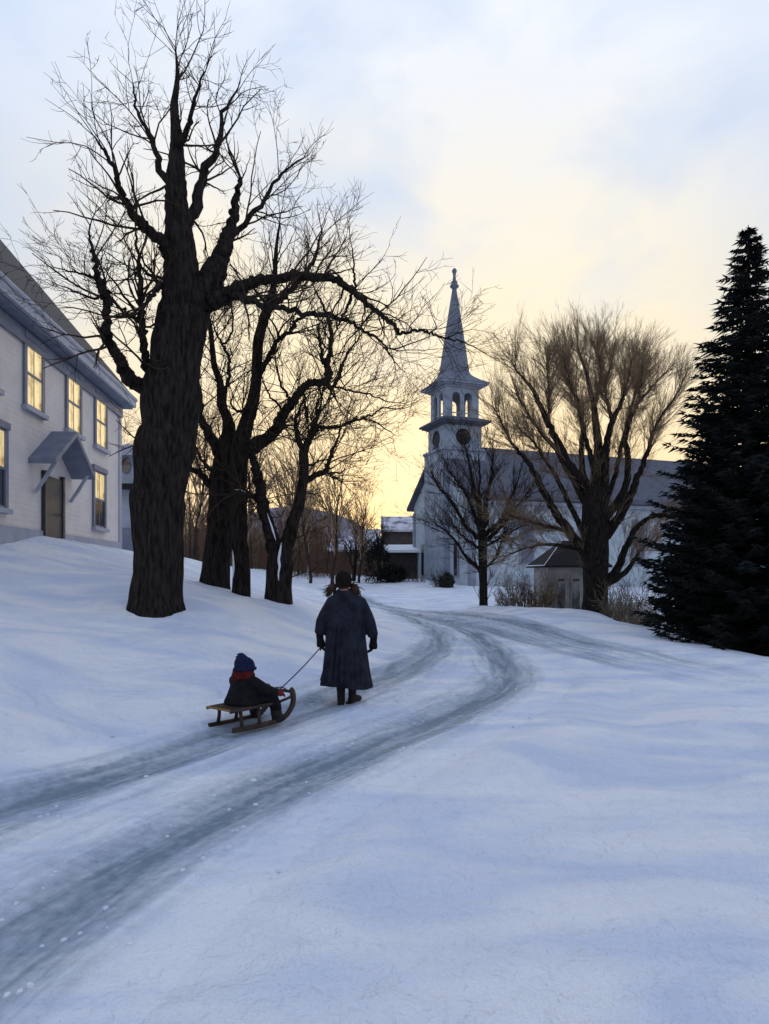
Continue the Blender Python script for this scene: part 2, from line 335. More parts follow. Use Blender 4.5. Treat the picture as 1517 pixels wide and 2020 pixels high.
# road sheet
def road_patch():
    st = .10
    xs = np.arange(-20, 8, st); parts_v = []; 
    rx, ry = np.meshgrid(xs, np.arange(-6, 60, st)); sh = rx.shape; rx, ry = rx.ravel(), ry.ravel()
    # coarse prefilter
    allp = np.concatenate([TB_L[::4], TB_R[::4], TA_L[::4], TA_R[::4]])
    keep = np.zeros(rx.shape, bool)
    for i in range(0, len(rx), 40000):
        keep[i:i+40000] = (((rx[i:i+40000, None]-allp[:, 0])**2 + (ry[i:i+40000, None]-allp[:, 1])**2).min(1) < 2.2)
    idx = np.where(keep)[0]; T = tracks(rx[idx], ry[idx]); d = np.minimum.reduce(T); ok = d < RW + .15; idx = idx[ok]; T = [t[ok] for t in T]; d = d[ok]
    x, y = rx[idx], ry[idx]
    z = gz(x, y) + .004 - .08*np.clip((d - RW + .15) / .30, 0, 1)
    near = np.clip((30 - y) / 20, .0, 1)
    s = np.maximum(np.exp(-(T[0]/.44)**2)*.66, np.exp(-(T[1]/.44)**2)*.72)
    s2 = np.maximum(np.exp(-(T[2]/.5)**2), np.exp(-(T[3]/.5)**2)) * .72 * np.clip((y - 8) / 9, .12, 1)
    s = np.maximum(s, s2)
    al, ac = np.zeros(len(x)), np.zeros(len(x)); k_ = np.argmin(np.stack(T), 0)
    for q, ln in enumerate((TB_L, TB_R, TA_L, TA_R)):
        m_ = np.where(k_ == q)[0]
        if not len(m_): continue
        cum = np.concatenate([[0], np.cumsum(np.linalg.norm(np.diff(ln, axis=0), axis=1))]); tg = np.gradient(ln, axis=0); tg /= np.linalg.norm(tg, axis=1, keepdims=True)
        for i in range(0, len(m_), 20000):
            mm = m_[i:i+20000]; j = np.argmin((x[mm, None]-ln[None, :, 0])**2 + (y[mm, None]-ln[None, :, 1])**2, 1)
            dx, dy = x[mm]-ln[j, 0], y[mm]-ln[j, 1]
            al[mm] = cum[j] + dx*tg[j, 0] + dy*tg[j, 1] + 40*q; ac[mm] = dx*-tg[j, 1] + dy*tg[j, 0]
    mid = np.clip((2.35 - (T[0] + T[1])) / .5, 0, 1) * .24; midA = np.clip((1.75 - (T[2] + T[3])) / .3, 0, 1) * .42 * np.clip((y - 7) / 8, .1, 1)
    s = np.maximum(s, np.maximum(mid, midA)); fade = np.clip((RW - d) / .45, 0, 1); s = s * fade
    look = -np.ones(len(rx), int); look[idx] = np.arange(len(idx)); G = look.reshape(sh)
    a, b, c, e = G[:-1, :-1].ravel(), G[:-1, 1:].ravel(), G[1:, 1:].ravel(), G[1:, :-1].ravel()
    q = (a >= 0) & (b >= 0) & (c >= 0) & (e >= 0)
    me = bpy.data.meshes.new('road'); me.from_pydata(np.stack([x, y, z], 1).tolist(), [], np.stack([a[q], b[q], c[q], e[q]], 1).tolist()); me.update()
    at = me.attributes.new('slush', 'FLOAT', 'POINT'); at.data.foreach_set('value', s.astype(np.float32))
    a3 = me.attributes.new('along', 'FLOAT_VECTOR', 'POINT'); a3.data.foreach_set('vector', np.stack([al, ac, al*0], 1).astype(np.float32).ravel())
    me.polygons.foreach_set('use_smooth', [True]*len(me.polygons)); me.materials.append(M['road'])
    o = bpy.data.objects.new('road', me); COL.objects.link(o); o['kind'] = 'structure'
road_patch()

# clods thrown up beside the wheel tracks
def clods():
    g = np.random.default_rng(9); m = MB()
    for ln, n in ((TB_L, 260), (TB_R, 260)):
        j = g.integers(30, len(ln)-60, n); off = np.where(g.random(n) < .5, -1, 1)*np.abs(g.normal(.50, .16, n)); tg = np.gradient(ln, axis=0); tg /= np.linalg.norm(tg, axis=1, keepdims=True)
        X_ = ln[j, 0] - tg[j, 1]*off + g.normal(0, .06, n); Y_ = ln[j, 1] + tg[j, 0]*off + g.normal(0, .06, n); Z_ = gz(X_, Y_)
        for x, y, z in zip(X_, Y_, Z_):
            if y < 1 or (abs(x+1.3) < .8 and abs(y-7.15) < .8): continue
            r = g.uniform(.006, .020)*(1 if g.random() < .93 else 1.5); q = Matrix.Rotation(g.uniform(0, 6), 3, 'Z')
            m.ell((x, y, z + r*.25), (r*g.uniform(.8, 1.5), r, r*g.uniform(.5, .9)), 5, 4, np.array(q))
    o = m.build('snow_clods', M['snow'], smooth=False); o['kind'] = 'stuff'
clods()
# far hills
def hills():
    mb = MB(); nu = 90; R = []
    for j in range(10):
        t = j / 9; row = []
        for i in range(nu + 1):
            a = math.radians(-62 + 124 * i / nu); u = CX + F*math.tan(a)
            top = 42*math.exp(-((u-540)/190)**2) + 14*math.exp(-((u-760)/260)**2) + 20*math.exp(-((u-1500)/500)**2) + 22*math.exp(-((u+100)/400)**2) + 2.4*math.sin(u*.021) + 1.3*math.sin(u*.057+1) + .8*math.sin(u*.13)
            d = 330 + 190*t
            row.append((d*math.tan(a), d, -4 + (top + 6)*math.sin(t*math.pi/2)**1.0))
        R.append(row)
    n = nu + 1
    mb.add([q for r in R for q in r], [(j*n+i, j*n+i+1, (j+1)*n+i+1, (j+1)*n+i) for j in range(9) for i in range(nu)])
    o = mb.build('hills', M['hill']); o['kind'] = 'structure'
hills()

# ------------------------------------------------------------------ bare trees
UP = np.array([0, 0, 1.0])
def rot_about(v, k, a):
    return v*math.cos(a) + np.cross(k, v)*math.sin(a) + k*np.dot(k, v)*(1-math.cos(a))
def twig(mb, p, d, L, r, lvl, pr):
    n = 6 if lvl == 0 else (5 if lvl == 1 else 4)
    pts = [np.array(p)]; d = nrm(d)
    for i in range(n):
        d = nrm(d + rng.normal(0, pr['wob'], 3) + UP*pr['up'] + np.array([0,0,-1])*pr.get('droop', 0)*i/n)
        pts.append(pts[-1] + d*L/n)
    pts = np.array(pts); rad = np.linspace(r, max(r*.3, pr['rmin']*.6), n+1)
    mb.tube(pts, rad, 5 if r > .02 else 3, caps=False)
    if lvl < pr['lv']:
        k = pr['n'][lvl]; k = int(k + rng.random())
        for _ in range(k):
            t = rng.uniform(.18, 1); x = t*n; i = min(int(x), n-1); q = pts[i] + (pts[i+1]-pts[i])*(x-i)
            dd = nrm(pts[i+1]-pts[i]); ax = nrm(np.cross(dd, rng.normal(0, 1, 3)))
            cd = rot_about(dd, ax, math.radians(rng.uniform(*pr['ang'])))
            twig(mb, q, cd, L*pr['lr']*rng.uniform(.55, 1.15)*(1.1-.45*t), max(rad[i]*.62, pr['rmin']), lvl+1, pr)
def squash(line): return [(u, 720-(720-v)*.5 if v < 720 else v, r) for u, v, r in line]
def limb3d(line, d0, dd, wig=.0):
    """line: [(u, v, r)], depth grows from d0 to d0+dd along it"""
    a = smooth_poly(line, 9 if line[0][2] > 14 else 5); s = np.concatenate([[0], np.cumsum(np.linalg.norm(np.diff(a[:, :2], axis=0), axis=1))]); s /= s[-1]
    dep = d0 + dd*s
    pts = np.array([P(u, v, q) for (u, v, r), q in zip(a, dep)]); rad = np.maximum(a[:, 2], .25)/F*dep
    if wig: pts += rng.normal(0, 1, pts.shape)*np.minimum(rad, .03)[:, None]*wig
    return pts, rad
def traced_tree(name, d, trunk, limbs, mats, label, pr, twigs=14, lump=.18, flare=1.0, rthr=.085, sides=44, group=None, tdd=0.0):
    tp, tr = limb3d(trunk, d, tdd)
    if flare:
        tr = tr * (1 + .22*flare*np.exp(-(tp[:, 2]-tp[0, 2]) / (.9*tr[0])))
    base = tp[0].copy(); base[2] = gz(base[0], base[1])
    root = thing(name, base, label, 'tree', group)
    low = np.array([[base[0], base[1], min(base[2], tp[0,2]) - .5]]); tp = np.concatenate([low, tp]); tr = np.concatenate([[tr[0]*1.05], tr])
    mb = MB(); mb.tube(tp, tr, sides, lump, seed=d); tk = mb.build('trunk', mats[0], root)
    cr = MB()
    for line, dd, n in [(None, 0, 26)] + limbs:
        if line is None:
            pts, rad = tp, tr
        else:
            pts, rad = limb3d(line, d, dd, .6)
            big = rad[0] > .05; cr.cur = 0
            cr.tube(pts, rad, 10 if big else 6, lump*.7 if big else .1, seed=dd*7+d)
        cr.cur = 1
        if line is not None and name == 'elm_tree': pass
        L = np.linalg.norm(np.diff(pts, axis=0), axis=1).sum()
        for _ in range(int(n*twigs/10)):
            i = rng.integers(1, len(pts)-1)
            if rad[i] > rthr and rng.random() < .75: continue
            dd_ = nrm(pts[i+1]-pts[i]); ax = nrm(np.cross(dd_, rng.normal(0, 1, 3)))
            cd = rot_about(dd_, ax, math.radians(rng.uniform(*pr['ang0'])))
            twig(cr, pts[i], cd, pr['L']*rng.uniform(.4, 1.15), min(max(rad[i]*.42, pr['rmin']), pr['rmax']), 0, pr)
        e = nrm(pts[-1]-pts[-2])
        for _ in range(2): twig(cr, pts[-1], nrm(e + rng.normal(0, .25, 3)), pr['L']*.6, max(rad[-1]*.8, pr['rmin']), 1, pr)
    cr.build('crown', mats[0], root, mat2=mats[1])
    return root

pr1 = dict(wob=.16, up=.05, lv=2, n=(4, 3, 0), ang=(22, 55), ang0=(25, 70), lr=.55, L=1.25, rmin=.0036, rmax=.022)
traced_tree('maple_tree', 11.0,
  [(305,1219,50),(309,1150,47),(311,1090,46),(311,1050,48),(312,995,50),(318,960,47),(325,900,55),(330,870,56),(336,845,51),(338,790,56),(342,740,52),(348,690,48),(357,640,46),(358,590,38),(358,527,32),(354,480,28),(350,420,23),(347,350,18),(349,280,12.5),(344,210,7.5),(350,150,4),(346,95,1.5)],
  [([(362,660,40),(386,600,33),(410,560,28),(428,522,20),(444,485,15),(458,440,10),(466,395,7),(474,350,3.5)], .9, 8),
   ([(410,600,17),(450,580,15),(494,558,11),(535,551,9.5),(584,545,9),(629,547,8.5),(663,551,7),(696,574,6),(730,605,5.5),(765,630,4.6),(783,652,3.6),(792,659,3.2),(824,652,2.8),(848,657,2.5),(880,668,2),(920,677,1.4),(960,699,.7)], 1.6, 26),
   ([(880,668,1.5),(902,657,1.2),(929,650,.7)], .2, 2),
   ([(848,657,1.3),(860,645,1.2),(855,630,.8)], .2, 2),
   ([(440,578,9),(461,580,8),(485,592,6.4),(517,601,6),(562,607,5.5),(607,619,5),(638,621,5),(674,630,4),(696,639,3.2),(714,652,3),(736,661,2.6),(761,684,2),(768,699,1.6),(779,713,1.2),(797,733,.7)], -1.2, 24),
   ([(761,684,1.6),(783,687,1.4),(831,670,1.1),(851,663,.7)], -.2, 6),
   ([(694,574,3.5),(692,590,3),(683,610,2.6),(672,632,2.4),(664,650,2)], .3, 3),
   ([(696,574,3),(700,555,2.6),(698,530,2),(696,490,1.2)], -.5, 5),
   ([(690,570,2),(672,550,1.8),(655,532,1.6),(640,545,1.2)], .4, 3),
   ([(310,775,20),(283,763,16),(258,748,14),(241,722,12),(231,699,11),(214,672,9.5),(208,657,9.5),(211,636,7.5),(211,604,7.5),(210,583,8),(197,560,6.2),(189,528,5),(182,495,3.4),(174,455,2)], -1.4, 18),
   ([(203,590,3.4),(172,585,2.4),(144,573,1.6),(110,560,.8)], -.5, 8),
   ([(197,560,4),(172,543,3),(144,535,2),(105,528,1)], -.6, 8),
   ([(305,750,11),(292,731,9),(286,699,8),(281,668,7.2),(279,636,7),(279,604,7),(279,573,6),(277,547,5),(275,528,4),(271,490,2.8),(268,450,1.6)], -.9, 18),
   ([(328,560,5),(307,575,4.5),(290,594,4),(282,606,3)], -.8, 2),
   ([(273,632,4),(245,613,3.5),(220,594,2.6),(205,582,1.5)], -.6, 8),
   ([(273,622,3.3),(250,592,2.6),(231,562,2),(210,537,1.2)], -.4, 8),
   ([(330,575,5),(315,560,4.2),(288,537,3),(273,520,2.2),(255,495,1.2)], -.5, 6),
   ([(332,560,4),(319,550,3.4),(292,530,2.4),(275,500,1.2)], .3, 5),
   ([(345,520,15),(322,480,12),(290,452,10),(262,420,8),(236,372,6),(216,315,4),(186,270,1.5)], -1.2, 22),
   ([(360,455,13),(384,405,11),(402,345,8.5),(428,290,6),(440,225,3.6),(470,175,1.4)], 1.3, 20),
   ([(345,380,8),(318,335,6.4),(300,275,4.6),(272,220,2.8),(262,165,1.2)], .9, 14), ([(348,300,7),(372,250,5),(384,195,3.2),(404,140,1.4)], -.9, 12), ([(440,500,7),(480,440,5.4),(520,400,4),(556,345,2.6),(600,310,1.2)], .7, 14),
   ([(300,860,5),(288,868,4),(284,880,3)], -.3, 0)],
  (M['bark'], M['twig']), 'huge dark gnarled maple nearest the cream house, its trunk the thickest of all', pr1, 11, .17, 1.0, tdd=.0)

pr2 = dict(wob=.15, up=.06, lv=2, n=(5, 4, 0), ang=(20, 50), ang0=(22, 60), lr=.58, L=1.6, rmin=.004, rmax=.018)
traced_tree('maple_tree', 15.0,
  [(422,1172,27),(427,1120,26),(432,1060,25),(434,1000,24),(438,950,23),(442,910,20),(446,880,17),(452,850,13.5),(447,820,10),(438,800,9),(434,755,7),(423,722,6),(419,688,5.2),(416,655,4.6),(412,630,3.5),(406,600,2)],
  [([(440,815,4),(445,771,4),(452,744,3.6),(450,711,3),(443,688,2.6),(438,679,2.4),(427,655,1.8),(416,628,1)], .5, 8),
   ([(438,679,2.2),(454,666,2),(459,632,1.8),(455,596,1.4),(452,560,.8)], .7, 7),
   ([(440,912,14),(422,872,11),(403,838,8.5),(393,800,6),(389,760,4),(393,700,2)], -1.0, 14),
   ([(416,958,8),(393,933,6),(376,924,4.5),(363,893,3)], -.8, 6),
   ([(420,930,5),(404,915,3.5),(392,895,2.4),(384,868,1.4)], .8, 6)],
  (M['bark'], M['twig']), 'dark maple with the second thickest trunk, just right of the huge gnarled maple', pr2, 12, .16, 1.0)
traced_tree('maple_tree', 14.3,
  [(476,1186,17.5),(476,1120,16.5),(472,1050,16),(470,990,16),(470,930,17),(474,885,17),(482,850,15),(493,815,13),(500,790,11.5),(506,744,10.5),(508,699,10),(510,672,9.8),(521,628,9.4),(530,603,9),(537,576,7),(542,549,5.2),(543,520,4.4),(546,480,3.2),(552,440,1.8)],
  [([(532,606,7),(545,597,6.5),(562,583,6.2),(580,563,5.8),(602,540,5),(616,520,4),(628,485,2.6),(634,450,1.4)], .8, 16),
   ([(474,893,17),(488,888,16),(509,876,14),(530,863,12),(547,846,11),(553,827,10.5),(575,796,9),(595,767,8),(613,755,7.2),(633,755,7),(645,748,7),(647,735,7),(645,717,6),(651,695,4.8),(653,666,4.2),(651,641,4),(645,625,3.2),(629,585,2),(618,563,1.3)], 1.4, 18),
   ([(646,722,4.6),(636,711,4.2),(633,681,3),(627,645,1.4)], -.2, 6),
   ([(640,757,5),(649,762,4.5),(656,764,4),(669,746,3.4),(676,722,3),(683,702,2.5),(701,677,1.8),(715,655,1)], .6, 12),
   ([(655,764,2.4),(667,764,2.2),(707,773,1.9),(734,780,1.6),(763,791,1.2),(800,796,.7)], .8, 10),
   ([(510,742,6),(521,722,5.2),(537,693,5),(551,668,4.5),(571,655,3.8),(586,634,3.2),(602,623,2.6),(625,612,1.2)], -1.0, 14),
   ([(548,672,3),(549,660,2.8)], -.1, 0),
   ([(575,796,3.5),(560,770,2.6),(548,735,1.9),(541,700,1.1)], -.8, 8),
   ([(560,815,3),(540,790,2.2),(522,760,1.6),(516,735,.9)], -.6, 6),
   ([(598,768,3),(601,790,2.2),(606,815,1.6),(600,838,1)], .6, 6),
   ([(625,757,2.4),(634,775,2),(632,800,1.4),(622,815,.8)], .4, 5),
   ([(500,800,4),(478,812,3),(462,806,2.4),(455,790,1.4)], -.6, 5),
   ([(470,950,5),(452,930,4),(440,900,2.4)], -.8, 3),
   ([(508,870,4),(530,850,3),(560,838,2.2),(590,842,1.2)], .8, 6),
   ([(530,600,3),(515,585,2.6),(500,570,2.2),(480,548,1.2)], -.6, 7), ([(478,1000,4),(490,980,3),(492,950,1.8)], .5, 2)],
  (M['bark'], M['twig']), 'slender dark maple with a long crooked limb reaching right, standing against a thicker trunk', pr2, 12, .13, 1.0)
traced_tree('maple_tree', 13.7,
  [(549,1196,24),(551,1150,24),(553,1110,25),(562,1080,16),(570,1060,13.5),(578,1030,12),(589,998,11),(595,967,10),(600,924,9.2),(599,893,9),(606,875,7),(613,861,6),(620,843,4.6),(627,818,3.4),(633,800,2)],
  [([(548,1108,18),(538,1065,14),(530,1035,12.5),(521,1009,12),(515,977,11),(509,945,10),(502,914,8),(496,897,7),(489,870,5),(484,840,3.6),(478,800,1.8)], -.8, 12),
   ([(600,890,7),(592,872,6),(586,858,5),(582,835,3.6),(590,805,2.4),(602,785,1.3)], -.6, 8),
   ([(616,850,4.4),(628,842,3.6),(640,843,3),(667,843,2.8),(694,832,2.6),(714,825,2.2),(736,816,1.9),(757,806,1.6),(786,807,1.2),(810,802,.7)], .9, 16),
   ([(714,825,1.6),(748,838,1.4),(775,856,.8)], .4, 5),
   ([(596,958,7),(612,943,6.2),(631,935,5.8),(642,926,5),(648,910,4.2),(656,891,3.2),(668,860,2.2),(672,830,1.2)], 1.0, 12),
   ([(642,932,2.6),(656,933,2),(671,933,1.7),(682,926,1)], .3, 4), ([(646,933,2),(653,940,1.6),(663,957,1)], -.3, 3),
   ([(516,988,6),(505,982,5),(492,975,4),(466,973,2.6)], -1, 5),
   ([(602,920,3),(622,912,2.2),(640,905,1.2)], -.6, 5)],
  (M['bark'], M['twig']), 'dark maple forking into a wide V low above the snow, right of the roadside row', pr2, 12, .13, 1.0)

pr4 = dict(wob=.10, up=.06, lv=2, n=(5, 4, 0), ang=(14, 40), ang0=(16, 45), lr=.6, L=1.5, rmin=.0055, rmax=.018)
traced_tree('young_tree', 26.0,
  [(954,1204,8.5),(953,1137,8.2),(952,1097,8.5),(952,1067,9),(950,1040,7),(946,1015,5),(940,985,4),(932,950,3),(926,915,2),(920,885,1.2)],
  [([(940,1062,4.5),(934,1052,4.2),(915,1034,3.8),(899,1002,3.2),(879,974,2.6),(865,959,2),(851,931,1)], -.8, 16),
   ([(944,1044,4.4),(936,1018,4),(928,994,3.4),(917,970,3),(899,947,2.2),(883,927,1)], .8, 16),
   ([(955,1040,6),(958,1028,5.6),(958,998,5),(960,974,4),(968,949,3),(972,915,2),(972,880,1)], .7, 16),
   ([(950,1040,5),(948,1010,4),(944,980,3),(946,940,2.2),(944,895,1)], -.8, 14),
   ([(958,1056,4.8),(964,1048,4.5),(982,1034,4),(994,1018,3.6),(1004,988,2.8),(1016,966,2),(1024,940,1)], -.7, 16),
   ([(960,1066,4.4),(966,1061,4),(985,1042,3.5),(1008,1018,2.8),(1023,996,2.2),(1037,978,1.6),(1051,955,.9)], .8, 16),
   ([(950,1128,4),(944,1121,3.6),(919,1097,3),(899,1067,2.4),(875,1044,1.8),(855,1028,.9)], -.5, 16),
   ([(956,1120,3),(964,1115,2.6),(980,1099,2.2),(992,1063,1.7),(1000,1040,.9)], .6, 14),
   ([(948,1085,3),(930,1070,2.5),(905,1050,2),(888,1020,1)], .9, 14), ([(956,1080,3),(985,1062,2.4),(1015,1045,1.6),(1040,1035,.9)], -.8, 14)],
  (M['bark'], M['bark_pale']), 'young bare tree with fanned limbs standing before the church', pr4, 16, .08, .6, rthr=.2, sides=12)

pr5 = dict(wob=.055, up=.03, lv=2, n=(7, 5, 0), ang=(10, 30), ang0=(12, 42), lr=.62, L=1.35, rmin=.0023, rmax=.011)
traced_tree('elm_tree', 24.0,
  squash([(1175,1214,26),(1174,1163,22),(1175,1124,25),(1174,1071,27),(1174,1018,25),(1174,979,20),(1178,939,12),(1179,900,9.5),(1180,879,8.2),(1175,835,7),(1172,806,6),(1163,763,4.5),(1157,735,3.4),(1146,690,2.2),(1140,650,1.2)]),
  [(squash(a_), b_, c_) for a_, b_, c_ in [([(1172,806,4.5),(1180,770,3.6),(1186,735,2.8),(1182,690,1.8),(1178,640,1)], .9, 20),
   ([(1168,985,12),(1160,962,10),(1138,934,8.4),(1117,907,7.6),(1102,873,7),(1082,838,6),(1065,800,5),(1053,774,4),(1024,737,1.8),(1010,712,1)], -1.2, 26),
   ([(1082,838,3.4),(1083,800,2.8),(1082,760,2),(1078,710,1)], -.4, 16),
   ([(1160,1000,9),(1148,979,8),(1128,939,6.6),(1109,907,5.6),(1093,881,4.6),(1060,845,3.4),(1035,805,2.2),(1018,775,1.1)], 1.4, 24),
   ([(1184,985,10),(1194,939,8.4),(1194,900,7.6),(1198,873,7),(1207,832,6),(1221,803,4.4),(1232,775,3.2),(1241,740,2),(1246,700,1)], -1.0, 24),
   ([(1207,832,4.2),(1200,800,3.2),(1194,770,2.2),(1205,720,1.6),(1212,660,.9)], .8, 18),
   ([(1190,1025,10),(1217,992,8.4),(1235,955,7),(1240,900,6),(1232,870,5.6),(1240,835,4.8),(1250,812,4),(1266,787,3),(1290,760,1.8),(1312,735,1)], 1.2, 26),
   ([(1262,790,2.6),(1264,750,2),(1268,700,1)], .4, 14),
   ([(1190,1060,11),(1228,1010,9),(1250,960,7),(1264,925,5.4),(1278,890,4.4),(1288,855,3.4),(1304,822,2.6),(1330,785,1.4),(1345,760,.8)], -1.6, 24),
   ([(1160,1095,12),(1138,1071,10),(1118,1040,8.8),(1099,1018,8),(1078,981,7),(1059,942,6),(1038,907,4.8),(1014,881,3.4),(995,845,2.2),(974,803,1.1)], -1.8, 28),
   ([(1150,1085,5),(1117,1079,4),(1072,1074,2.8),(1033,1084,1.8),(996,1097,.9)], -1.2, 10),
   ([(1115,1046,4.4),(1085,1040,3.6),(1051,1031,2.8),(1020,1021,1.8),(1000,1012,1)], -.9, 12),
   ([(1195,1150,9),(1217,1124,8),(1234,1080,6.6),(1252,1045,5.4),(1283,1021,4.2),(1320,1010,3),(1352,1004,1.4)], -1.4, 16),
   ([(1200,1150,7),(1231,1132,5.6),(1250,1105,4.2),(1270,1080,2.8),(1300,1062,1.4)], .8, 14),
   ([(1162,975,7),(1150,930,6),(1146,880,5),(1150,835,4),(1136,790,3),(1118,750,2),(1108,700,1)], 1.2, 26),
   ([(1182,960,7),(1166,900,5.4),(1152,850,4.2),(1140,800,3.2),(1124,745,2.2),(1112,690,1.1)], -1.5, 26),
   ([(1150,1050,6),(1118,985,5),(1096,940,4),(1070,900,3),(1048,868,2),(1020,845,1)], 2.0, 22),
   ([(1192,1000,6),(1212,940,5),(1226,880,4),(1240,820,3),(1258,760,2),(1272,715,1)], 2.0, 24)]],
  (M['bark'], M['bark_gold']), 'broad vase shaped bare tree with a fine twiggy crown beside the grey shed', pr5, 58, .12, .5, rthr=.085, sides=18)

def snow_bits(root, line):
    """snow lodged against the bark: (u, v, depth, radius)"""
    a = smooth_poly(line, 6); pts = np.array([P(u, v, d) for u, v, d, r in a]); m = MB()
    m.tube(pts, np.maximum(a[:, 3]*.62, .2)/F*a[:, 2], 10, .55, seed=line[0][0])
    m.build('snow', M['snowcap'], root)
TR = [o for o in COL.objects if o.name.startswith('maple_tree')]
snow_bits(TR[3], ((555,1070,13.55,.5),(553,1084,13.47,4),(550,1100,13.40,4.5),(551,1116,13.38,3.5),(549,1132,13.38,2.5),(550,1146,13.38,.5)))
snow_bits(TR[3], ((527,1012,13.32,.4),(533,1030,13.30,2.2),(539,1048,13.32,2.5),(544,1066,13.36,.5)))
snow_bits(TR[2], ((462,966,13.95,.4),(470,966,13.9,2),(480,968,13.9,2.2),(488,973,13.95,.5)))
snow_bits(TR[2], ((459,1085,14.1,.4),(460,1100,14.05,2.2),(461,1120,14.05,2.6),(460,1140,14.05,.6)))
# generic bare trees behind
def proto_tree(name, h, r, mats, label, group, spread=.5, seed=1, fork=.3, prx=None, nl=12):
    global rng
    rng = np.random.default_rng(seed)
    root = thing(name, (0, 0, 0), label, 'tree', group)
    n = 12; pts = [np.array([0, 0, -.4])]; d = np.array([0, 0, 1.0])
    for i in range(n):
        d = nrm(d + rng.normal(0, .06, 3) + UP*.05); pts.append(pts[-1] + d*(h*.8 + .4)/n)
    pts = np.array(pts); rad = np.linspace(1, .12, n+1)*r
    mb = MB(); mb.tube(pts, rad, 8, .1); mb.build('trunk', mats[0], root)
    cr = MB(); p = prx or dict(wob=.13, up=.07, lv=2, n=(6, 4, 0), ang=(18, 45), lr=.55, rmin=.012, rmax=.05)
    for _ in range(nl):
        t = rng.uniform(fork, 1); x = t*n; i = min(int(x), n-1); q = pts[i] + (pts[i+1]-pts[i])*(x-i)
        a = rng.uniform(0, 2*math.pi); cd = nrm(np.array([math.cos(a)*spread, math.sin(a)*spread, 1.0]))
        twig(cr, q, cd, h*rng.uniform(.3, .5)*(1.15-.5*t), rad[i]*.6, 0, p)
    cr.build('crown', mats[1], root)
    return root
G_W = 'bare trees of the wood behind the roadside maples'
L_W = 'thin brown bare tree in the wood beyond the road'
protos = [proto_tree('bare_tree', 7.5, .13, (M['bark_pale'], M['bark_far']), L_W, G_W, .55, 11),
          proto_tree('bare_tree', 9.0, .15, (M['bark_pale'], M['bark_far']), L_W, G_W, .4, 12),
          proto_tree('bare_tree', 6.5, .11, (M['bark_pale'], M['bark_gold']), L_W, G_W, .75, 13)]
r2 = np.random.default_rng(3)
def at(u, d): x = (u - CX)/F*d; return (x, d, gz(x, d))
spots = [(375,58,1),(392,63,0),(372,68,2),(404,70,0),(497,60,0),(508,66,2),(533,62,2),(548,60,0),(562,66,1),(588,58,0),(600,62,2),(612,60,1),(624,64,0),(634,70,2),(645,61,0),(658,69,1),(640,76,1),(575,74,1),(520,76,0),(784,72,2),(800,80,0),(770,84,2)]
for i, (u, d, k) in enumerate(spots):
    loc = at(u, d)
    if i < 3:
        q = protos[[1, 0, 2][i]]; q.location = loc; q.rotation_euler = (0, 0, r2.uniform(0, 6))
    else: dup(protos[k], loc, r2.uniform(0, 6), r2.uniform(.6, 1.0))
G_G = 'tall golden twigged trees behind the dark maples'
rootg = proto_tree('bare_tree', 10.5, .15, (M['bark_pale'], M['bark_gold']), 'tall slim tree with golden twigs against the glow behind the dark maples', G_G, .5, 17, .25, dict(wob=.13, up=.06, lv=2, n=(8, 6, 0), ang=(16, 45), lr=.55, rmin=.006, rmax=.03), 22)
for i, (u, d, k) in enumerate(((655,47,1.0),(562,44,1.12),(488,46,1.1),(612,52,.95),(708,52,.8),(385,45,1.1),(250,47,.95))):
    if i == 0: rootg.location = at(u, d); rootg.rotation_euler = (0, 0, 1.3)
    else: dup(rootg, at(u, d), i*1.9, k)
# single trees that stand out in the middle distance
def solo(name, u, d, h, r, label, mats, seed, spread, fork, nl, cat='tree'):
    global rng
    q = proto_tree(name, h, r, mats, label, None, spread, seed, fork, None, nl); q.location = at(u, d); return q
solo('bare_tree', 697, 54, 6.2, .19, 'small forked bare tree on the snow beyond the head of the walking woman', (M['bark'], M['bark_pale']), 21, .75, .12, 14)
solo('bare_tree', 752, 57, 5.6, .18, 'bare tree between the dark evergreen bush and the brown house', (M['bark'], M['bark_pale']), 22, .6, .25, 13)
solo('bare_tree', 725, 63, 6.4, .14, 'pale twiggy bare tree before the small house with the snowy roof', (M['bark_pale'], M['bark_gold']), 23, .6, .2, 14)
solo('birch_tree', 606, 55, 4.2, .06, 'slim pale birch at the near edge of the wood', (M['birch'], M['bark_far']), 24, .35, .4, 8)
# far wood: one mass
def woodland():
    global rng
    rng = np.random.default_rng(31); mb = MB()
    p = dict(wob=.14, up=.07, lv=1, n=(7, 0, 0), ang=(18, 50), lr=.5, rmin=.02, rmax=.05)
    for k in range(620):
        u = rng.uniform(330, 860) if k < 470 else rng.uniform(-150, 330); d = rng.uniform(74, 170); x = (u-CX)/F*d; z = gz(x, d)
        h = rng.uniform(4.5, 8.5)*(1.15 if u < 640 else .75)
        pts = np.array([[x + .04*h*math.sin(3*t + k), d, z - .3 + t*h] for t in np.linspace(0, 1, 6)]); rr = np.linspace(1, .2, 6)*h*.014
        mb.tube(pts, rr, 5, caps=False)
        for j in range(9):
            t = rng.uniform(.15, 1); i = min(int(t*5), 4); a = rng.uniform(0, 6.28)
            twig(mb, pts[i], nrm(np.array([math.cos(a)*.7, math.sin(a)*.7, 1.0])), h*.4*(1.2-.5*t), .03, 0, p)
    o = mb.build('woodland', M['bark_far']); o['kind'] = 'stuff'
woodland()

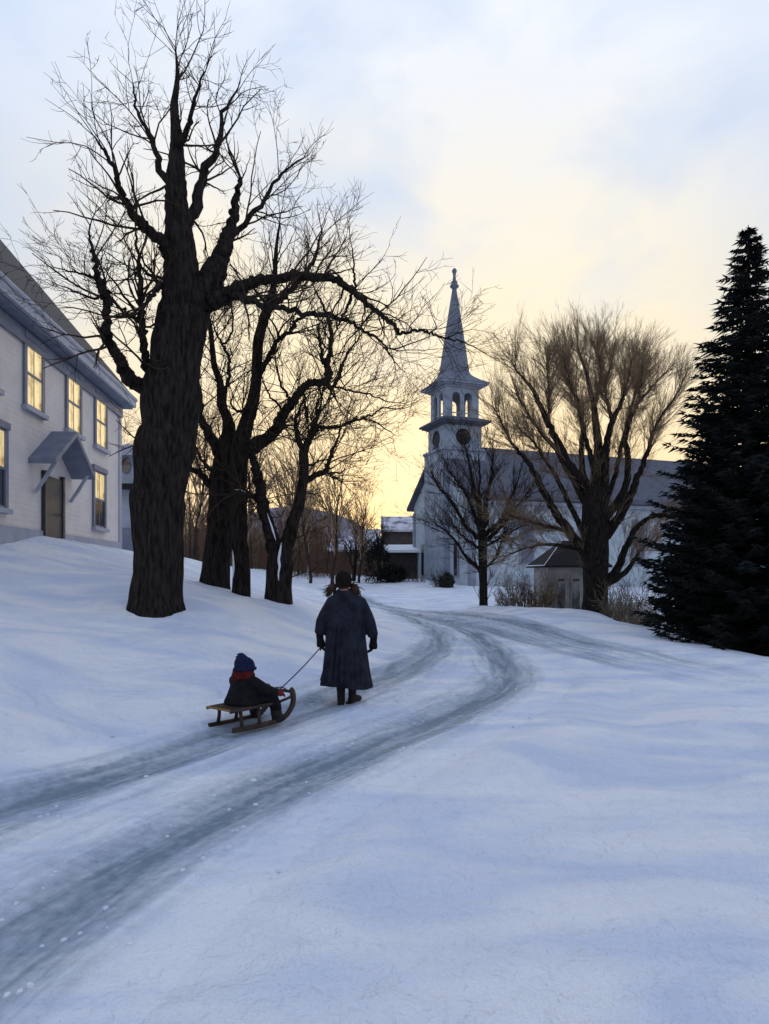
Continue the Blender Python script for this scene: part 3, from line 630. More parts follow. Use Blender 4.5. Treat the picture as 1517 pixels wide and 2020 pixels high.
def undergrowth():
    global rng
    rng = np.random.default_rng(77); mb = MB(); p = dict(wob=.18, up=.05, lv=1, n=(7, 0, 0), ang=(18, 55), lr=.55, rmin=.012, rmax=.03)
    for k in range(900):
        u = rng.uniform(340, 812); d = rng.uniform(60, 80); x = (u-CX)/F*d; h = rng.uniform(.8, 2.9)*(1.15 if u < 650 else .7)
        twig(mb, (x, d, gz(x, d)-.1), nrm(np.array([rng.normal(0, .35), rng.normal(0, .35), 1.0])), h, .022, 0, p)
    o = mb.build('undergrowth', M['bark_far']); o['kind'] = 'stuff'
undergrowth()
# ------------------------------------------------------------------ shrubs, evergreens
def shrub(name, u, d, w, h, n, m, label, seed, dense=1, cat='bush', group=None, depth=None):
    global rng
    rng = np.random.default_rng(seed); loc = at(u, d); root = thing(name, loc, label, cat, group)
    mb = MB(); p = dict(wob=.16, up=.03, lv=2, n=(4*dense, 3, 0), ang=(18, 50), lr=.5, rmin=.005, rmax=.02)
    for _ in range(n):
        a = rng.uniform(0, 6.28); q = rng.uniform(0, 1)**.6
        bx, by = loc[0] + math.cos(a)*q*w*.42, loc[1] + math.sin(a)*q*(depth or w)*.42
        twig(mb, (bx, by, gz(bx, by) - .1), nrm(np.array([math.cos(a)*q*.55, math.sin(a)*q*.55, 1.0])), h*rng.uniform(.5, 1.05)*(1-.35*q*q), .014, 0, p)
    mb.build('branches', m, root); return root
shrub('bush', 1030, 27, 1.9, 1.75, 90, M['brush'], 'wide rusty brown bush left of the grey shed', 41)
shrub('bush', 1072, 28.2, 1.1, 1.9, 50, M['brush'], 'upright brown bush against the shed corner', 42)
shrub('bush', 1000, 26.6, .9, .9, 40, M['brush_pale'], 'low pale twiggy bush nearest the young tree', 43)
shrub('bush', 1235, 22.5, 1.7, 1.5, 80, M['brush_pale'], 'wide tan bush behind the snowbank beside the vase shaped tree', 44)
shrub('bush', 1290, 20.5, 1.4, 1.2, 60, M['brush_pale'], 'low tan bush under the dark spruce', 45)
shrub('bush', 1262, 26, 1.6, 2.6, 70, M['brush'], 'tall tangled brown bush between the vase shaped tree and the spruce', 46)
shrub('bush', 1200, 26, 1.3, 1.3, 50, M['brush'], 'dark brown bush hugging the foot of the vase shaped tree', 47)
shrub('bush', 595, 57, 3.0, 1.7, 60, M['bark_far'], 'broad brown thicket at the near edge of the wood', 48)
shrub('bush', 640, 58, 2.6, 1.6, 60, M['bark_far'], 'brown thicket just left of the woman\'s head', 49)
shrub('bush', 820, 51, 1.6, .8, 40, M['brush'], 'low brown bush at the left foot of the church front', 50)
shrub('bush', 505, 62, 2.8, 2.0, 50, M['bark_far'], 'brown thicket seen between the slender maple and the V fork', 51)
for i, (u, d, w_, h_) in enumerate(((570,59,3.2,2.2),(622,59,3,2.4),(668,62,2.6,2.0),(545,63,3.2,2.8),(600,66,3.4,3.0),(715,66,2.6,1.9),(655,66,3,2.6),(800,60,2.2,2.6),(780,62,2.2,3.0))):
    shrub('bush', u, d, w_, h_, 46, M['bark_far'], 'warm brown brush tangled among the thin trees of the wood', 80+i, 1, 'bush', 'brown brush at the foot of the wood')
shrub('bush', 385, 62, 2.6, 2.4, 50, M['bark_far'], 'brown thicket seen right of the huge gnarled trunk', 52)

def leafy(mb, c, r, n, s, seed, squash=1.0):
    g = np.random.default_rng(seed)
    for _ in range(n):
        d = nrm(g.normal(0, 1, 3)); q = g.uniform(.35, 1)**.5
        k = 1 + .55*mnoise.noise(Vector(d*2.3 + seed))
        p = np.array(c) + d*np.array(r)*q*k
        a = nrm(d + g.normal(0, .6, 3)); b = nrm(np.cross(a, g.normal(0, 1, 3))); l = s*g.uniform(.6, 1.4)
        mb.add([p - b*l*.3, p + b*l*.3, p + a*l], [(0, 1, 2)])
def evergreen_bush(u, d, w, h, label, seed, m='needle_far'):
    loc = at(u, d); root = thing('evergreen_bush', loc, label, 'bush'); mb = MB()
    leafy(mb, (loc[0], loc[1], loc[2] + h*.42), (w/2, w/2, h*.5), 1500, .16, seed)
    for k in range(5):
        g = np.random.default_rng(seed + k); leafy(mb, (loc[0] + g.uniform(-.3, .3)*w, loc[1], loc[2] + h*g.uniform(.3, .95)), (w*.2,)*3, 300, .14, seed + k)
    mb.build('foliage', M[m], root, smooth=False)
    t = MB(); t.tube([(loc[0], loc[1], loc[2]-.3), (loc[0], loc[1], loc[2]+h*.7)], [.06, .02], 6); t.build('stem', M['bark'], root)
evergreen_bush(745, 52, 2.1, 3.2, 'dark evergreen bush left of the dark shed', 61)
shrub('bush', 868, 46.2, 1.1, 1.5, 60, M['bark_pale'], 'upright dark twiggy bush at the foot of the church front', 62)
evergreen_bush(881, 45.6, .9, .85, 'squat evergreen bush nearest the church corner', 63, 'needle_soft')
evergreen_bush(775, 52, 2.2, 1.1, 'low dark evergreen bush in front of the dark shed', 64)

def conifer(u, d, h, rbase, label, seed, m='needle', nwh=56):
    g = np.random.default_rng(seed); loc = at(u, d); root = thing('spruce_tree', loc, label, 'tree'); cx, cy, cz = loc
    t = MB(); t.tube([(cx, cy, cz-.6), (cx, cy, cz+h*.5), (cx, cy, cz+h)], [.022*h, .014*h, .01], 8); t.build('trunk', M['bark'], root)
    mb = MB(); NV = []
    for k in range(nwh):
        t_ = k/(nwh-1); z = cz + .15 + (h-.35)*t_; R = rbase*(1-t_)**.8*(.85 + .3*g.random()) + .1
        for j in range(int(9 + 7*(1-t_))):
            a = g.uniform(0, 6.283); L = R*g.uniform(.65, 1.12); dr = g.uniform(.05, .35)
            tip = np.array([math.cos(a), math.sin(a), 0])
            steps = max(5, int(L/.085)); bp = [np.array([cx, cy, z]) + tip*L*s + np.array([0, 0, -dr*L*s*1.2 + .32*L*s*s]) for s in np.linspace(0, 1, steps)]
            mb.tube(bp[::max(1, steps//4)], np.linspace(.016, .006, len(bp[::max(1, steps//4)])), 3, caps=False)
            side = np.array([-tip[1], tip[0], 0])
            for i in range(1, steps):
                w = (.24 + .22*(1 - i/steps))*(.5 + .5*min(1, L))
                for s in (-1, 1):
                    for _ in range(2):
                        q = bp[i] + g.normal(0, .02, 3); dd = nrm(tip*.7 + side*s*g.uniform(.4, 1.1) + np.array([0, 0, g.uniform(-.55, .25)])); bb = nrm(np.cross(dd, g.normal(0, 1, 3)))*.034
                        mb.add([q-bb, q+bb, q+dd*w*g.uniform(.6, 1.2)], [(0, 1, 2)])
    mb.build('crown', M[m], root, smooth=False); return root
conifer(1476, 17.0, 11.0, 2.7, 'tall black spruce at the edge of the snowbank, the nearest evergreen', 71)
conifer(1404, 19.0, 7.2, 1.75, 'shorter black spruce half hidden behind the tall one', 72, nwh=40)

# ------------------------------------------------------------------ frames for buildings
def frame(O, A, B):
    A = np.array(A, float); A /= np.linalg.norm(A); B = np.array(B, float); B /= np.linalg.norm(B)
    return lambda a, b, z: (O[0] + A[0]*a + B[0]*b, O[1] + A[1]*a + B[1]*b, z)

# ---- cream house
def house():
    O = (-8.94, 22.6); A = (.0923, -1.0); B = (1.0, .0923); fr = frame(O, A, B)
    root = thing('clapboard_house', (-9.5, 18, 2.4), 'two storey cream clapboard house with sash windows made to glow like reflected sunset behind the huge maple', 'house')
    mb = MB(); mb.poly_prism([(0,-8,0.5),(0,0,.5),(0,0,7.86),(0,-4,12.66),(0,-8,7.86)], (13,0,0), fr); mb.build('wall', M['house'], root, False)
    # roof slabs
    r = MB(); t = .16; ov = .34
    for s in (0, 1):
        def q(a, b, z): return fr(a, (b if s == 0 else -8-b), z)
        lo_z = 7.86 - ov*1.2; 
        r.add([q(-.28, ov, lo_z+.06), q(13.4, ov, lo_z+.06), q(13.4, -4, 12.68), q(-.28, -4, 12.68), q(-.28, ov, lo_z+.06+t), q(13.4, ov, lo_z+.06+t), q(13.4, -4, 12.68+t), q(-.28, -4, 12.68+t)],
              [(0,1,2,3),(4,5,6,7),(0,1,5,4),(1,2,6,5),(3,2,6,7),(0,3,7,4)])
    rf = r.build('roof', M['shingle'], root, False)
    g = MB(); g.box((-.29, ov+.002, 7.26), (13.4, ov+.10, 7.50), fr); g.tube([fr(-.30, ov+.08, 7.52), fr(13.4, ov+.08, 7.52)], [.075, .075], 8); g.build('gutter', M['trim'], rf, False)
    e = MB(); e.box((-.26, .02, 7.20), (13.2, ov-.002, 7.28), fr); e.box((-.05, .015, 6.85), (13, .07, 7.17), fr); e.build('cornice', M['eave'], root, False)
    c = MB(); c.box((-.03, -.24, .5), (.22, .035, 6.84), fr); c.build('corner_board', M['trim'], root, False)
    f = MB(); f.box((.225, .002, 1.2), (13, .05, 2.62), fr); f.build('foundation', M['trim'], root, False)
    def win(a0, a1, z0, z1, lower_glow=False):
        w = MB(); fwid = .13
        w.box((a0, .006, z0), (a0+fwid, .06, z1), fr); w.box((a1-fwid, .006, z0), (a1, .06, z1), fr)
        w.box((a0-.03, .006, z1), (a1+.03, .09, z1+.15), fr)
        zm = (z0+z1)/2
        w.box((a0+fwid, .008, zm-.03), (a1-fwid, .045, zm+.03), fr); w.box((a0+fwid, .008, z1-.05), (a1-fwid, .04, z1-.001), fr); w.box((a0+fwid, .008, z0+.001), (a1-fwid, .04, z0+.06), fr)
        w.box(((a0+a1)/2-.012, .008, z0+.062), ((a0+a1)/2+.012, .03, z1-.052), fr)
        wo = w.build('window', M['eave'], root, False)
        s = MB(); s.box((a0-.06, .006, z0-.11), (a1+.06, .13, z0-.002), fr); s.build('sill', M['trim'], wo, False)
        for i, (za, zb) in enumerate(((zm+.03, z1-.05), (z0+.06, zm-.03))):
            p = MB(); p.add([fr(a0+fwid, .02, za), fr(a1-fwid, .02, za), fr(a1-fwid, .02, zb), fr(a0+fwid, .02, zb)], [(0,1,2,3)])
            p.build('pane', M['pane_sky_glow'] if i == 0 or lower_glow else M['pane_dark'], wo, False)
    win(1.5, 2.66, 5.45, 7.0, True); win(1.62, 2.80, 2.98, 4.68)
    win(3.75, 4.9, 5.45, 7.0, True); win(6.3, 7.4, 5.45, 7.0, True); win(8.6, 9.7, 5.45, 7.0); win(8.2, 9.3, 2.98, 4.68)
    # entry hood and door
    h = MB(); rz, ez, p = 5.05, 4.15, .62
    for s in (-1, 1):
        a_r, a_e = 5.75, 5.75 + s*1.35
        h.add([fr(a_r, .002, rz), fr(a_e, .002, ez), fr(a_e, p, ez), fr(a_r, p, rz), fr(a_r, .002, rz+.13), fr(a_e, .002, ez+.13), fr(a_e, p, ez+.13), fr(a_r, p, rz+.13)], [(0,1,2,3),(4,5,6,7),(0,1,5,4),(1,2,6,5),(2,3,7,6),(3,0,4,7)])
    h.build('door_hood', M['eave'], root, False)
    for s in (-1, 1): b = MB(); b.tube([fr(5.75+s*1.1, .05, 3.5), fr(5.75+s*1.1, .25, 3.8), fr(5.75+s*1.1, .5, 4.22)], [.05, .05, .05], 6); b.build('bracket', M['trim'], root, False)
    d = MB(); d.box((5.25, .03, 2.3), (6.25, .07, 4.0), fr); d.box((5.12, .006, 2.3), (5.245, .1, 4.1), fr); d.box((6.255, .006, 2.3), (6.38, .1, 4.1), fr)
    do = d.build('door', M['door_dark'], root, False)
    k = MB(); k.ell(fr(5.4, .12, 3.1), (.04,.04,.04), 8, 6); k.build('handle', M['brass'], do)
    ch = MB(); ch.box((7.2, -4.5, 10.8), (8.1, -3.6, 13.6), fr); ch.box((7.1, -4.6, 13.6), (8.2, -3.5, 13.8), fr); ch.build('chimney', M['brown_wall'], rf, False)
house()
# ---- pale blue house behind it
def pale_house():
    O = (-13.6, 32.0); fr = frame(O, (1, -.02), (-.42, 1))      # a: to the right along the front, b: away
    root = thing('clapboard_house', (-11.9, 33, 2.5), 'pale blue house between the cream house corner and the huge maple trunk', 'house')
    m = MB(); m.box((0, 0, 1.0), (2.7, 5, 7.2), fr); m.build('wall', M['wing'], root, False)
    r = MB(); r.box((-.25, -.3, 7.2), (2.9, 5.3, 7.36), fr); r.poly_prism([(-.2, -.25, 7.36), (2.85, -.25, 7.36), (1.3, -.25, 7.75)], (0, 5.4, 0), fr); r.build('roof', M['trim'], root, False)
    l = MB(); l.box((.4, -.7, 5.58), (2.85, -.002, 5.80), fr); l.build('porch_roof', M['shed_roof'], root, False)
    w = MB(); c = fr(1.22, -.03, 6.75)
    w.rings([[(c[0]+.27*math.cos(t)*s, c[1]-.02*k, c[2]+.42*math.sin(t)*s) for t in np.linspace(0, 6.283, 20, endpoint=False)] for k, s in ((-1,1),(1,1),(2,.85))]); wo = w.build('oval_window', M['eave'], root, False)
    g = MB(); g.rings([[(c[0]+.23*math.cos(t), c[1]-.045-.01*k, c[2]+.36*math.sin(t)) for t in np.linspace(0, 6.283, 20, endpoint=False)] for k in (0, 1)]); g.build('pane', M['pane_dark'], wo, False)
    d = MB(); d.box((1.05, -.06, 2.2), (1.55, -.002, 3.75), fr); d.build('door', M['eave'], root, False)
    d = MB(); d.box((1.95, -.05, 3.1), (2.5, -.002, 4.6), fr); d.build('window', M['eave'], root, False)
    p = MB(); p.box((2.6, -.68, 1.5), (2.73, -.55, 5.58), fr); p.build('porch_post', M['trim'], root, False)
pale_house()

# ---- church
def arched_wall(mb, fr2, w, z0, z1, ops, th):
    """wall with arched holes in a local (s, t, z) frame; s along, t thickness"""
    xs = [-w/2]
    for c, ow, zb, zs in ops: xs += [c-ow/2, c+ow/2]
    xs.append(w/2)
    for i in range(0, len(xs), 2): mb.box((xs[i], 0, z0), (xs[i+1], th, z1), fr2)
    for c, ow, zb, zs in ops:
        mb.box((c-ow/2, 0, z0), (c+ow/2, th, zb), fr2); n = 10
        for k in range(n):
            a, b = -ow/2 + ow*k/n, -ow/2 + ow*(k+1)/n; ha = zs + math.sqrt(max(0, (ow/2)**2 - a*a)); hb = zs + math.sqrt(max(0, (ow/2)**2 - b*b))
            mb.add([fr2(c+a, 0, ha), fr2(c+b, 0, hb), fr2(c+b, 0, z1), fr2(c+a, 0, z1), fr2(c+a, th, ha), fr2(c+b, th, hb), fr2(c+b, th, z1), fr2(c+a, th, z1)],
                   [(0,1,2,3),(7,6,5,4),(0,4,5,1),(3,2,6,7)])
def church():
    al = math.radians(20); A = np.array([math.cos(al), math.sin(al)]); B = np.array([-math.sin(al), math.cos(al)]); O = np.array([6.1, 47.0])
    fr = frame(O, A, B); W = 10.5; E, Rz = 7.24, 11.3
    root = thing('church', (*(O + A*12 + B*5), .6), 'grey blue clapboard church with a tall steeple and round louvred windows', 'church')
    m = MB(); m.poly_prism([(0,0,-1),(0,W,-1),(0,W,E),(0,W/2,Rz),(0,0,E)], (30,0,0), fr); m.build('wall', M['church'], root, False)
    r = MB(); sl = (Rz-E)/(W/2)
    for s in (0, 1):
        q = lambda a, b, z: fr(a, b if s == 0 else W-b, z)
        ez = E - .55*sl
        r.add([q(-.45,-.55,ez+.03), q(30.4,-.55,ez+.03), q(30.4,W/2,Rz+.03), q(-.45,W/2,Rz+.03), q(-.45,-.55,ez+.3), q(30.4,-.55,ez+.3), q(30.4,W/2,Rz+.3), q(-.45,W/2,Rz+.3)], [(0,1,2,3),(4,5,6,7),(0,1,5,4),(1,2,6,5),(0,3,7,4)])
    r.build('roof', M['church_roof'], root, False)
    t = MB(); t.box((-.05,-.42,E-.75),(30,-.005,E-.48), fr)
    t.box((-.03,-.08,-1),(.35,-.004,E-.76), fr); t.box((-.10,-.08,-1),(-.004,.35,E-.6), fr); t.box((-.10,W-.35,-1),(-.004,W+.06,E-.6), fr)
    t.build('cornice', M['church_trim'], root, False)
    for b0 in (2.0, 8.1):
        w = MB(); w.box((-.12, b0-.12, 1.3), (-.004, b0+.62, 3.95), fr); wo = w.build('window', M['church_trim'], root, False)
        p = MB(); p.box((-.14, b0, 1.4), (-.122, b0+.5, 3.8), fr); p.build('pane', M['pane_dark'], wo, False)
    d = MB(); d.box((-.14, 4.5, .3), (-.004, 6.0, 3.6), fr); d.build('door', M['church_trim'], root, False)
    for a0 in (4, 9, 14, 19, 24):
        w = MB(); w.box((a0-.1,-.09,2.2),(a0+1.1,-.004,5.7), fr); wo = w.build('window', M['church_trim'], root, False)
        p = MB(); p.box((a0,-.11,2.3),(a0+1,-.092,5.6), fr); p.build('pane', M['spire'], wo, False)
    # tower
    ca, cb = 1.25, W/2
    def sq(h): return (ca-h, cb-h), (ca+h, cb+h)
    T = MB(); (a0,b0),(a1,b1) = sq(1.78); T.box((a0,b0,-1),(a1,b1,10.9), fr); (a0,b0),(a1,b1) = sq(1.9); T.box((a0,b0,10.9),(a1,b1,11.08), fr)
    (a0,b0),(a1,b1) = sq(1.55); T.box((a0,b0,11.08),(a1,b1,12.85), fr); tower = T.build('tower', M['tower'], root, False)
    C = MB()
    for h, z0, z1 in ((1.68,12.852,12.98),(1.95,12.98,13.10),(2.12,13.10,13.24)):
        (a0,b0),(a1,b1) = sq(h); C.box((a0,b0,z0),(a1,b1,z1), fr)
    C.rings([[fr(ca+h*x, cb+h*y, z) for x, y in ((-1,-1),(1,-1),(1,1),(-1,1))] for h, z in ((2.12,13.243),(1.5,13.5))]); C.build('cornice', M['church_roof'], tower, False)
    # round louvred windows on the faces
    for (cx_, cy_, ax) in ((ca-1.55, cb, 0), (ca, cb-1.55, 1), (ca+1.55, cb, 2), (ca, cb+1.55, 3)):
        out = [(-1,0),(0,-1),(1,0),(0,1)][ax]; tn = (-out[1], out[0]); zc = 11.98
        ring = lambda rr, dd: [fr(cx_+out[0]*dd+tn[0]*rr*math.cos(t), cy_+out[1]*dd+tn[1]*rr*math.cos(t), zc+rr*math.sin(t)) for t in np.linspace(0, 6.283, 28, endpoint=False)]
        w = MB(); w.rings([ring(.62,-.02), ring(.62,.05), ring(.56,.055), ring(.56,.02)]); wo = w.build('round_window', M['louvre'], tower, False)
        p = MB(); p.rings([ring(.555,.0), ring(.555,.03)]); p.build('louvre', M['louvre'], wo, False)
    # belfry with open arches
    Bf = MB(); hw, th = 1.40, .18
    for k in range(4):
        out = [(-1,0),(0,-1),(1,0),(0,1)][k]; tn = (-out[1], out[0])
        g = lambda s, t, z, out=out, tn=tn: fr(ca+out[0]*(hw-t)+tn[0]*s, cb+out[1]*(hw-t)+tn[1]*s, z)
        w = 2*hw if k % 2 == 0 else 2*hw - 2*th - .004
        arched_wall(Bf, g, w, 13.4, 15.75, [(-.50,.70,13.55,15.05),(.50,.70,13.55,15.05)], th)
        for c in (-.50, .50): Bf.box((c-.352, .05, 13.80), (c+.352, .11, 13.87), g); 
    bo = Bf.build('belfry', M['tower'], tower, False)
    fl = MB(); fl.box((ca-1.2, cb-1.2, 13.36), (ca+1.2, cb+1.2, 13.45), fr); fl.build('floor', M['church_roof'], bo, False)
    bc = fr(ca, cb, 0)
    U_ = MB()
    for h, z0, z1 in ((1.52,15.752,15.9),(1.75,15.9,16.0),(1.98,16.0,16.12)):
        (a0,b0),(a1,b1) = sq(h); U_.box((a0,b0,z0),(a1,b1,z1), fr)
    U_.build('eaves', M['church_trim'], tower, False)
    # flared roof to the octagonal spire
    S = MB(); rings = []
    for z, hsq, roct in ((16.123,2.02,2.02),(16.22,2.0,2.0),(16.45,1.68,1.72),(16.72,1.42,1.46),(17.0,1.22,1.28),(17.35,1.10,1.17),(20.5,.66,.70),(23.9,.15,.16)):
        t = min(1, max(0, (z-16.2)/1.0)); ring = []
        for k in range(8):
            an = math.radians(22.5 + 45*k); ox, oy = math.cos(an)*roct, math.sin(an)*roct
            m_ = max(abs(math.cos(an)), abs(math.sin(an))); sx, sy = math.cos(an)/m_*hsq, math.sin(an)/m_*hsq
            # square corner pull
            if t < 1: sx = math.copysign(hsq, sx) ; sy = math.copysign(hsq, sy); 
            if t < 1:
                # pairs of octagon corners start together at one square corner
                pass
            ring.append(fr(ca + sx*(1-t) + ox*t, cb + sy*(1-t) + oy*t, z))
        rings.append(ring)
    S.rings(rings); S.build('spire', M['spire'], tower, False)
    f = MB(); f.lathe(bc[0], bc[1], [(23.75,.17),(23.9,.2),(24.0,.34),(24.1,.36),(24.25,.22),(24.4,.26),(24.5,.14),(24.9,.10),(25.0,.14),(25.08,.10),(25.15,.17),(25.3,.20),(25.42,.12),(25.5,.03)], 12); f.build('finial', M['spire'], tower)
church()

# ---- shed beside the vase shaped tree
def shed():
    x0 = (1083-CX)/F*30; fr = frame((x0, 30.0), (1, .06), (-.06, 1)); root = thing('garden_shed', fr(1.2, 1, .0), 'small grey shed with a dark hipped roof behind the vase shaped tree', 'shed')
    m = MB(); m.box((0,0,-.8),(2.5,2.4,1.9), fr); m.build('wall', M['shed_wall'], root, False)
    r = MB(); r.rings([[fr(-.3,-.3,1.84),fr(2.8,-.3,1.84),fr(2.8,2.7,1.84),fr(-.3,2.7,1.84)],[fr(-.3,-.3,1.93),fr(2.8,-.3,1.93),fr(2.8,2.7,1.93),fr(-.3,2.7,1.93)],[fr(.95,1.1,3.1),fr(1.55,1.1,3.1),fr(1.55,1.3,3.1),fr(.95,1.3,3.1)]]); rf = r.build('roof', M['shed_roof'], root, False)
    s = MB(); s.tube([fr(-.3,-.3,1.95), fr(.3,.4,2.5), fr(.95,1.1,3.12)], [.02,.018,.018], 6); s.tube([fr(-.3,-.3,1.94), fr(-.3,2.7,1.94)], [.022,.022], 6); s.build('snow_edge', M['snowcap'], rf)
    for a in (.38, 1.05):
        w = MB(); w.box((a-.06,-.05,-.3),(a+.42,-.003,1.42), fr); wo = w.build('shutter', M['brush_pale'] if False else M['shed_wall'], root, False)
        p = MB(); p.box((a,-.07,-.2),(a+.34,-.052,1.15), fr); p.build('pane', M['pane_dark'], wo, False)
        q = MB(); q.box((a+.02,-.07,1.22),(a+.32,-.052,1.34), fr); q.build('vent', M['door_dark'], wo, False)
shed()
# ---- far village houses
def gable_house(name, u0, u1, d, vb, ve, vr, depth, wallm, roofm, label, ridge_x=True, wins=(), rot=0.0):
    p0, p1 = P(u0, vb, d), P(u1, vb, d); w = p1[0]-p0[0]; fr = frame((p0[0], d), (math.cos(rot), math.sin(rot)), (-math.sin(rot), math.cos(rot)))
    ze, zr = P(u0, ve, d)[2], P(u0, vr, d)[2]
    root = thing(name, (p0[0]+w/2, d, gz(p0[0]+w/2, d)), label, 'house'); zb = p0[2]-1.5; m = MB(); r = MB(); t = .22
    if ridge_x:
        m.poly_prism([(0,0,zb),(0,depth,zb),(0,depth,ze),(0,depth/2,zr),(0,0,ze)], (w,0,0), fr); sl = (zr-ze)/(depth/2)
        for s in (0, 1):
            q = lambda a, b, z: fr(a, b if s == 0 else depth-b, z); e = ze-.4*sl
            r.add([q(-.3,-.4,e+.02),q(w+.3,-.4,e+.02),q(w+.3,depth/2,zr+.02),q(-.3,depth/2,zr+.02),q(-.3,-.4,e+t),q(w+.3,-.4,e+t),q(w+.3,depth/2,zr+t),q(-.3,depth/2,zr+t)], [(0,1,2,3),(4,5,6,7),(0,1,5,4),(1,2,6,5),(0,3,7,4)])
    else:
        m.poly_prism([(0,0,zb),(w,0,zb),(w,0,ze),(w/2,0,zr),(0,0,ze)], (0,depth,0), fr); sl = (zr-ze)/(w/2)
        for s in (0, 1):
            q = lambda a, b, z: fr(a if s == 0 else w-a, b, z); e = ze-.35*sl
            r.add([q(-.35,-.3,e+.02),q(w/2,-.3,zr+.02),q(w/2,depth+.3,zr+.02),q(-.35,depth+.3,e+.02),q(-.35,-.3,e+t),q(w/2,-.3,zr+t),q(w/2,depth+.3,zr+t),q(-.35,depth+.3,e+t)], [(0,1,2,3),(4,5,6,7),(0,1,5,4),(0,3,7,4),(3,2,6,7)])
    m.build('wall', wallm, root, False); r.build('roof', roofm, root, False)
    for a, z, ww, hh in wins:
        k = MB(); k.box((a*w-ww/2,-.06,zb+1.5+z),(a*w+ww/2,-.003,zb+1.5+z+hh), fr); k.build('window', M['pane_dark'], root, False)
    return root
gable_house('village_house', 757, 830, 66, 1140, 1046, 1018, 6, M['brown_wall'], M['roof_snow'], 'brown house with a snow dusted roof just left of the church front', True, ((.3,1.9,.5,.8),(.7,1.9,.5,.8)))
gable_house('village_house', 692, 744, 74, 1140, 1080, 1044, 6, M['brown_wall'], M['roof_snow'], 'small house with a long snow covered roof above the woman\'s head', True, ((.3,.8,.7,1),(.7,.8,.7,1)))
gable_house('village_house', 646, 692, 84, 1130, 1086, 1062, 7, M['brown_wall'], M['roof_snow'], 'distant brown house with a snowy roof at the edge of the wood', True, (), .3)
gable_house('dark_shed', 763, 822, 56, 1142, 1088, 1078, 3, M['dark_wall'], M['snowcap'], 'low dark wooden shed with a strip of snow on its roof', True)

# ------------------------------------------------------------------ people
def er(c, rx, ry, n=20, tilt=0.0, sq=1.0):
    """horizontal elliptical ring"""
    out = []
    for j in range(n):
        t = 2*math.pi*j/n; x, y = math.copysign(abs(math.cos(t))**sq, math.cos(t))*rx, math.copysign(abs(math.sin(t))**sq, math.sin(t))*ry
        out.append((c[0]+x, c[1]+y, c[2] + tilt*y))
    return out
def hand(mb, wrist, fwd, palm, thumb_side, s=1.0, curl=.6):
    """five fingers: fwd along the hand, palm = palm normal, thumb_side = direction of the thumb side"""
    f, p, t = nrm(fwd), nrm(palm), nrm(thumb_side); w = np.array(wrist, float)
    mb.tube([w, w+f*.03*s, w+f*.065*s, w+f*.09*s], [.026*s,.034*s,.040*s,.036*s], 10, flat=.55 if False else None)
    for k, (o, L) in enumerate(((.030,.070),(.010,.078),(-.010,.072),(-.028,.056))):
        q = w + f*.08*s + t*o*s; d = f.copy(); pts = [q - f*.02*s]; seg = L*s/3
        for i in range(4):
            pts.append(pts[-1] + d*seg); d = nrm(d + p*curl*(.55+.1*k))
        mb.tube(pts, [.0105*s,.0105*s,.0100*s,.0090*s,.007*s], 7)
    q = w + f*.03*s + t*.03*s; d = nrm(t*.8 + f*.7); pts = [q]
    for i in range(3): pts.append(pts[-1] + d*.027*s); d = nrm(d + p*.35 + f*.3)
    mb.tube(pts, [.013*s,.012*s,.011*s,.008*s], 7)

def head(mb, c, yaw, s=1.0):
    """c centre of the skull, facing yaw (0 = +Y)"""
    fx, fy = -math.sin(yaw), math.cos(yaw); f = np.array([fx, fy, 0]); r = np.array([fy, -fx, 0]); c = np.array(c, float); U_ = UP
    Mx = np.stack([r, f, U_], 1)
    mb.ell(c + U_*.015*s, (.076*s,.095*s,.098*s), 20, 14, Mx); mb.ell(c + f*.022*s - U_*.055*s, (.058*s,.068*s,.062*s), 16, 10, Mx)
    mb.ell(c + f*.083*s - U_*.105*s + UP*.02*s, (.022*s,.016*s,.016*s), 10, 8, Mx)               # chin
    mb.tube([c + f*.09*s + U_*.012*s, c + f*.106*s - U_*.012*s, c + f*.112*s - U_*.028*s, c + f*.09*s - U_*.034*s], [.010*s,.012*s,.015*s,.010*s], 8)   # nose
    for q in (-1, 1):
        mb.ell(c + r*q*.078*s - U_*.01*s, (.012*s,.022*s,.032*s), 8, 8, Mx)                        # ear
        mb.tube([c + f*.084*s + r*q*.05*s + U_*.022*s, c + f*.092*s + r*q*.03*s + U_*.028*s, c + f*.094*s + r*q*.012*s + U_*.024*s], [.008*s]*3, 6)  # brow
    mb.tube([c + f*.078*s - r*.024*s - U_*.062*s, c + f*.09*s - U_*.060*s, c + f*.078*s + r*.024*s - U_*.062*s], [.007*s,.010*s,.007*s], 6)           # lips

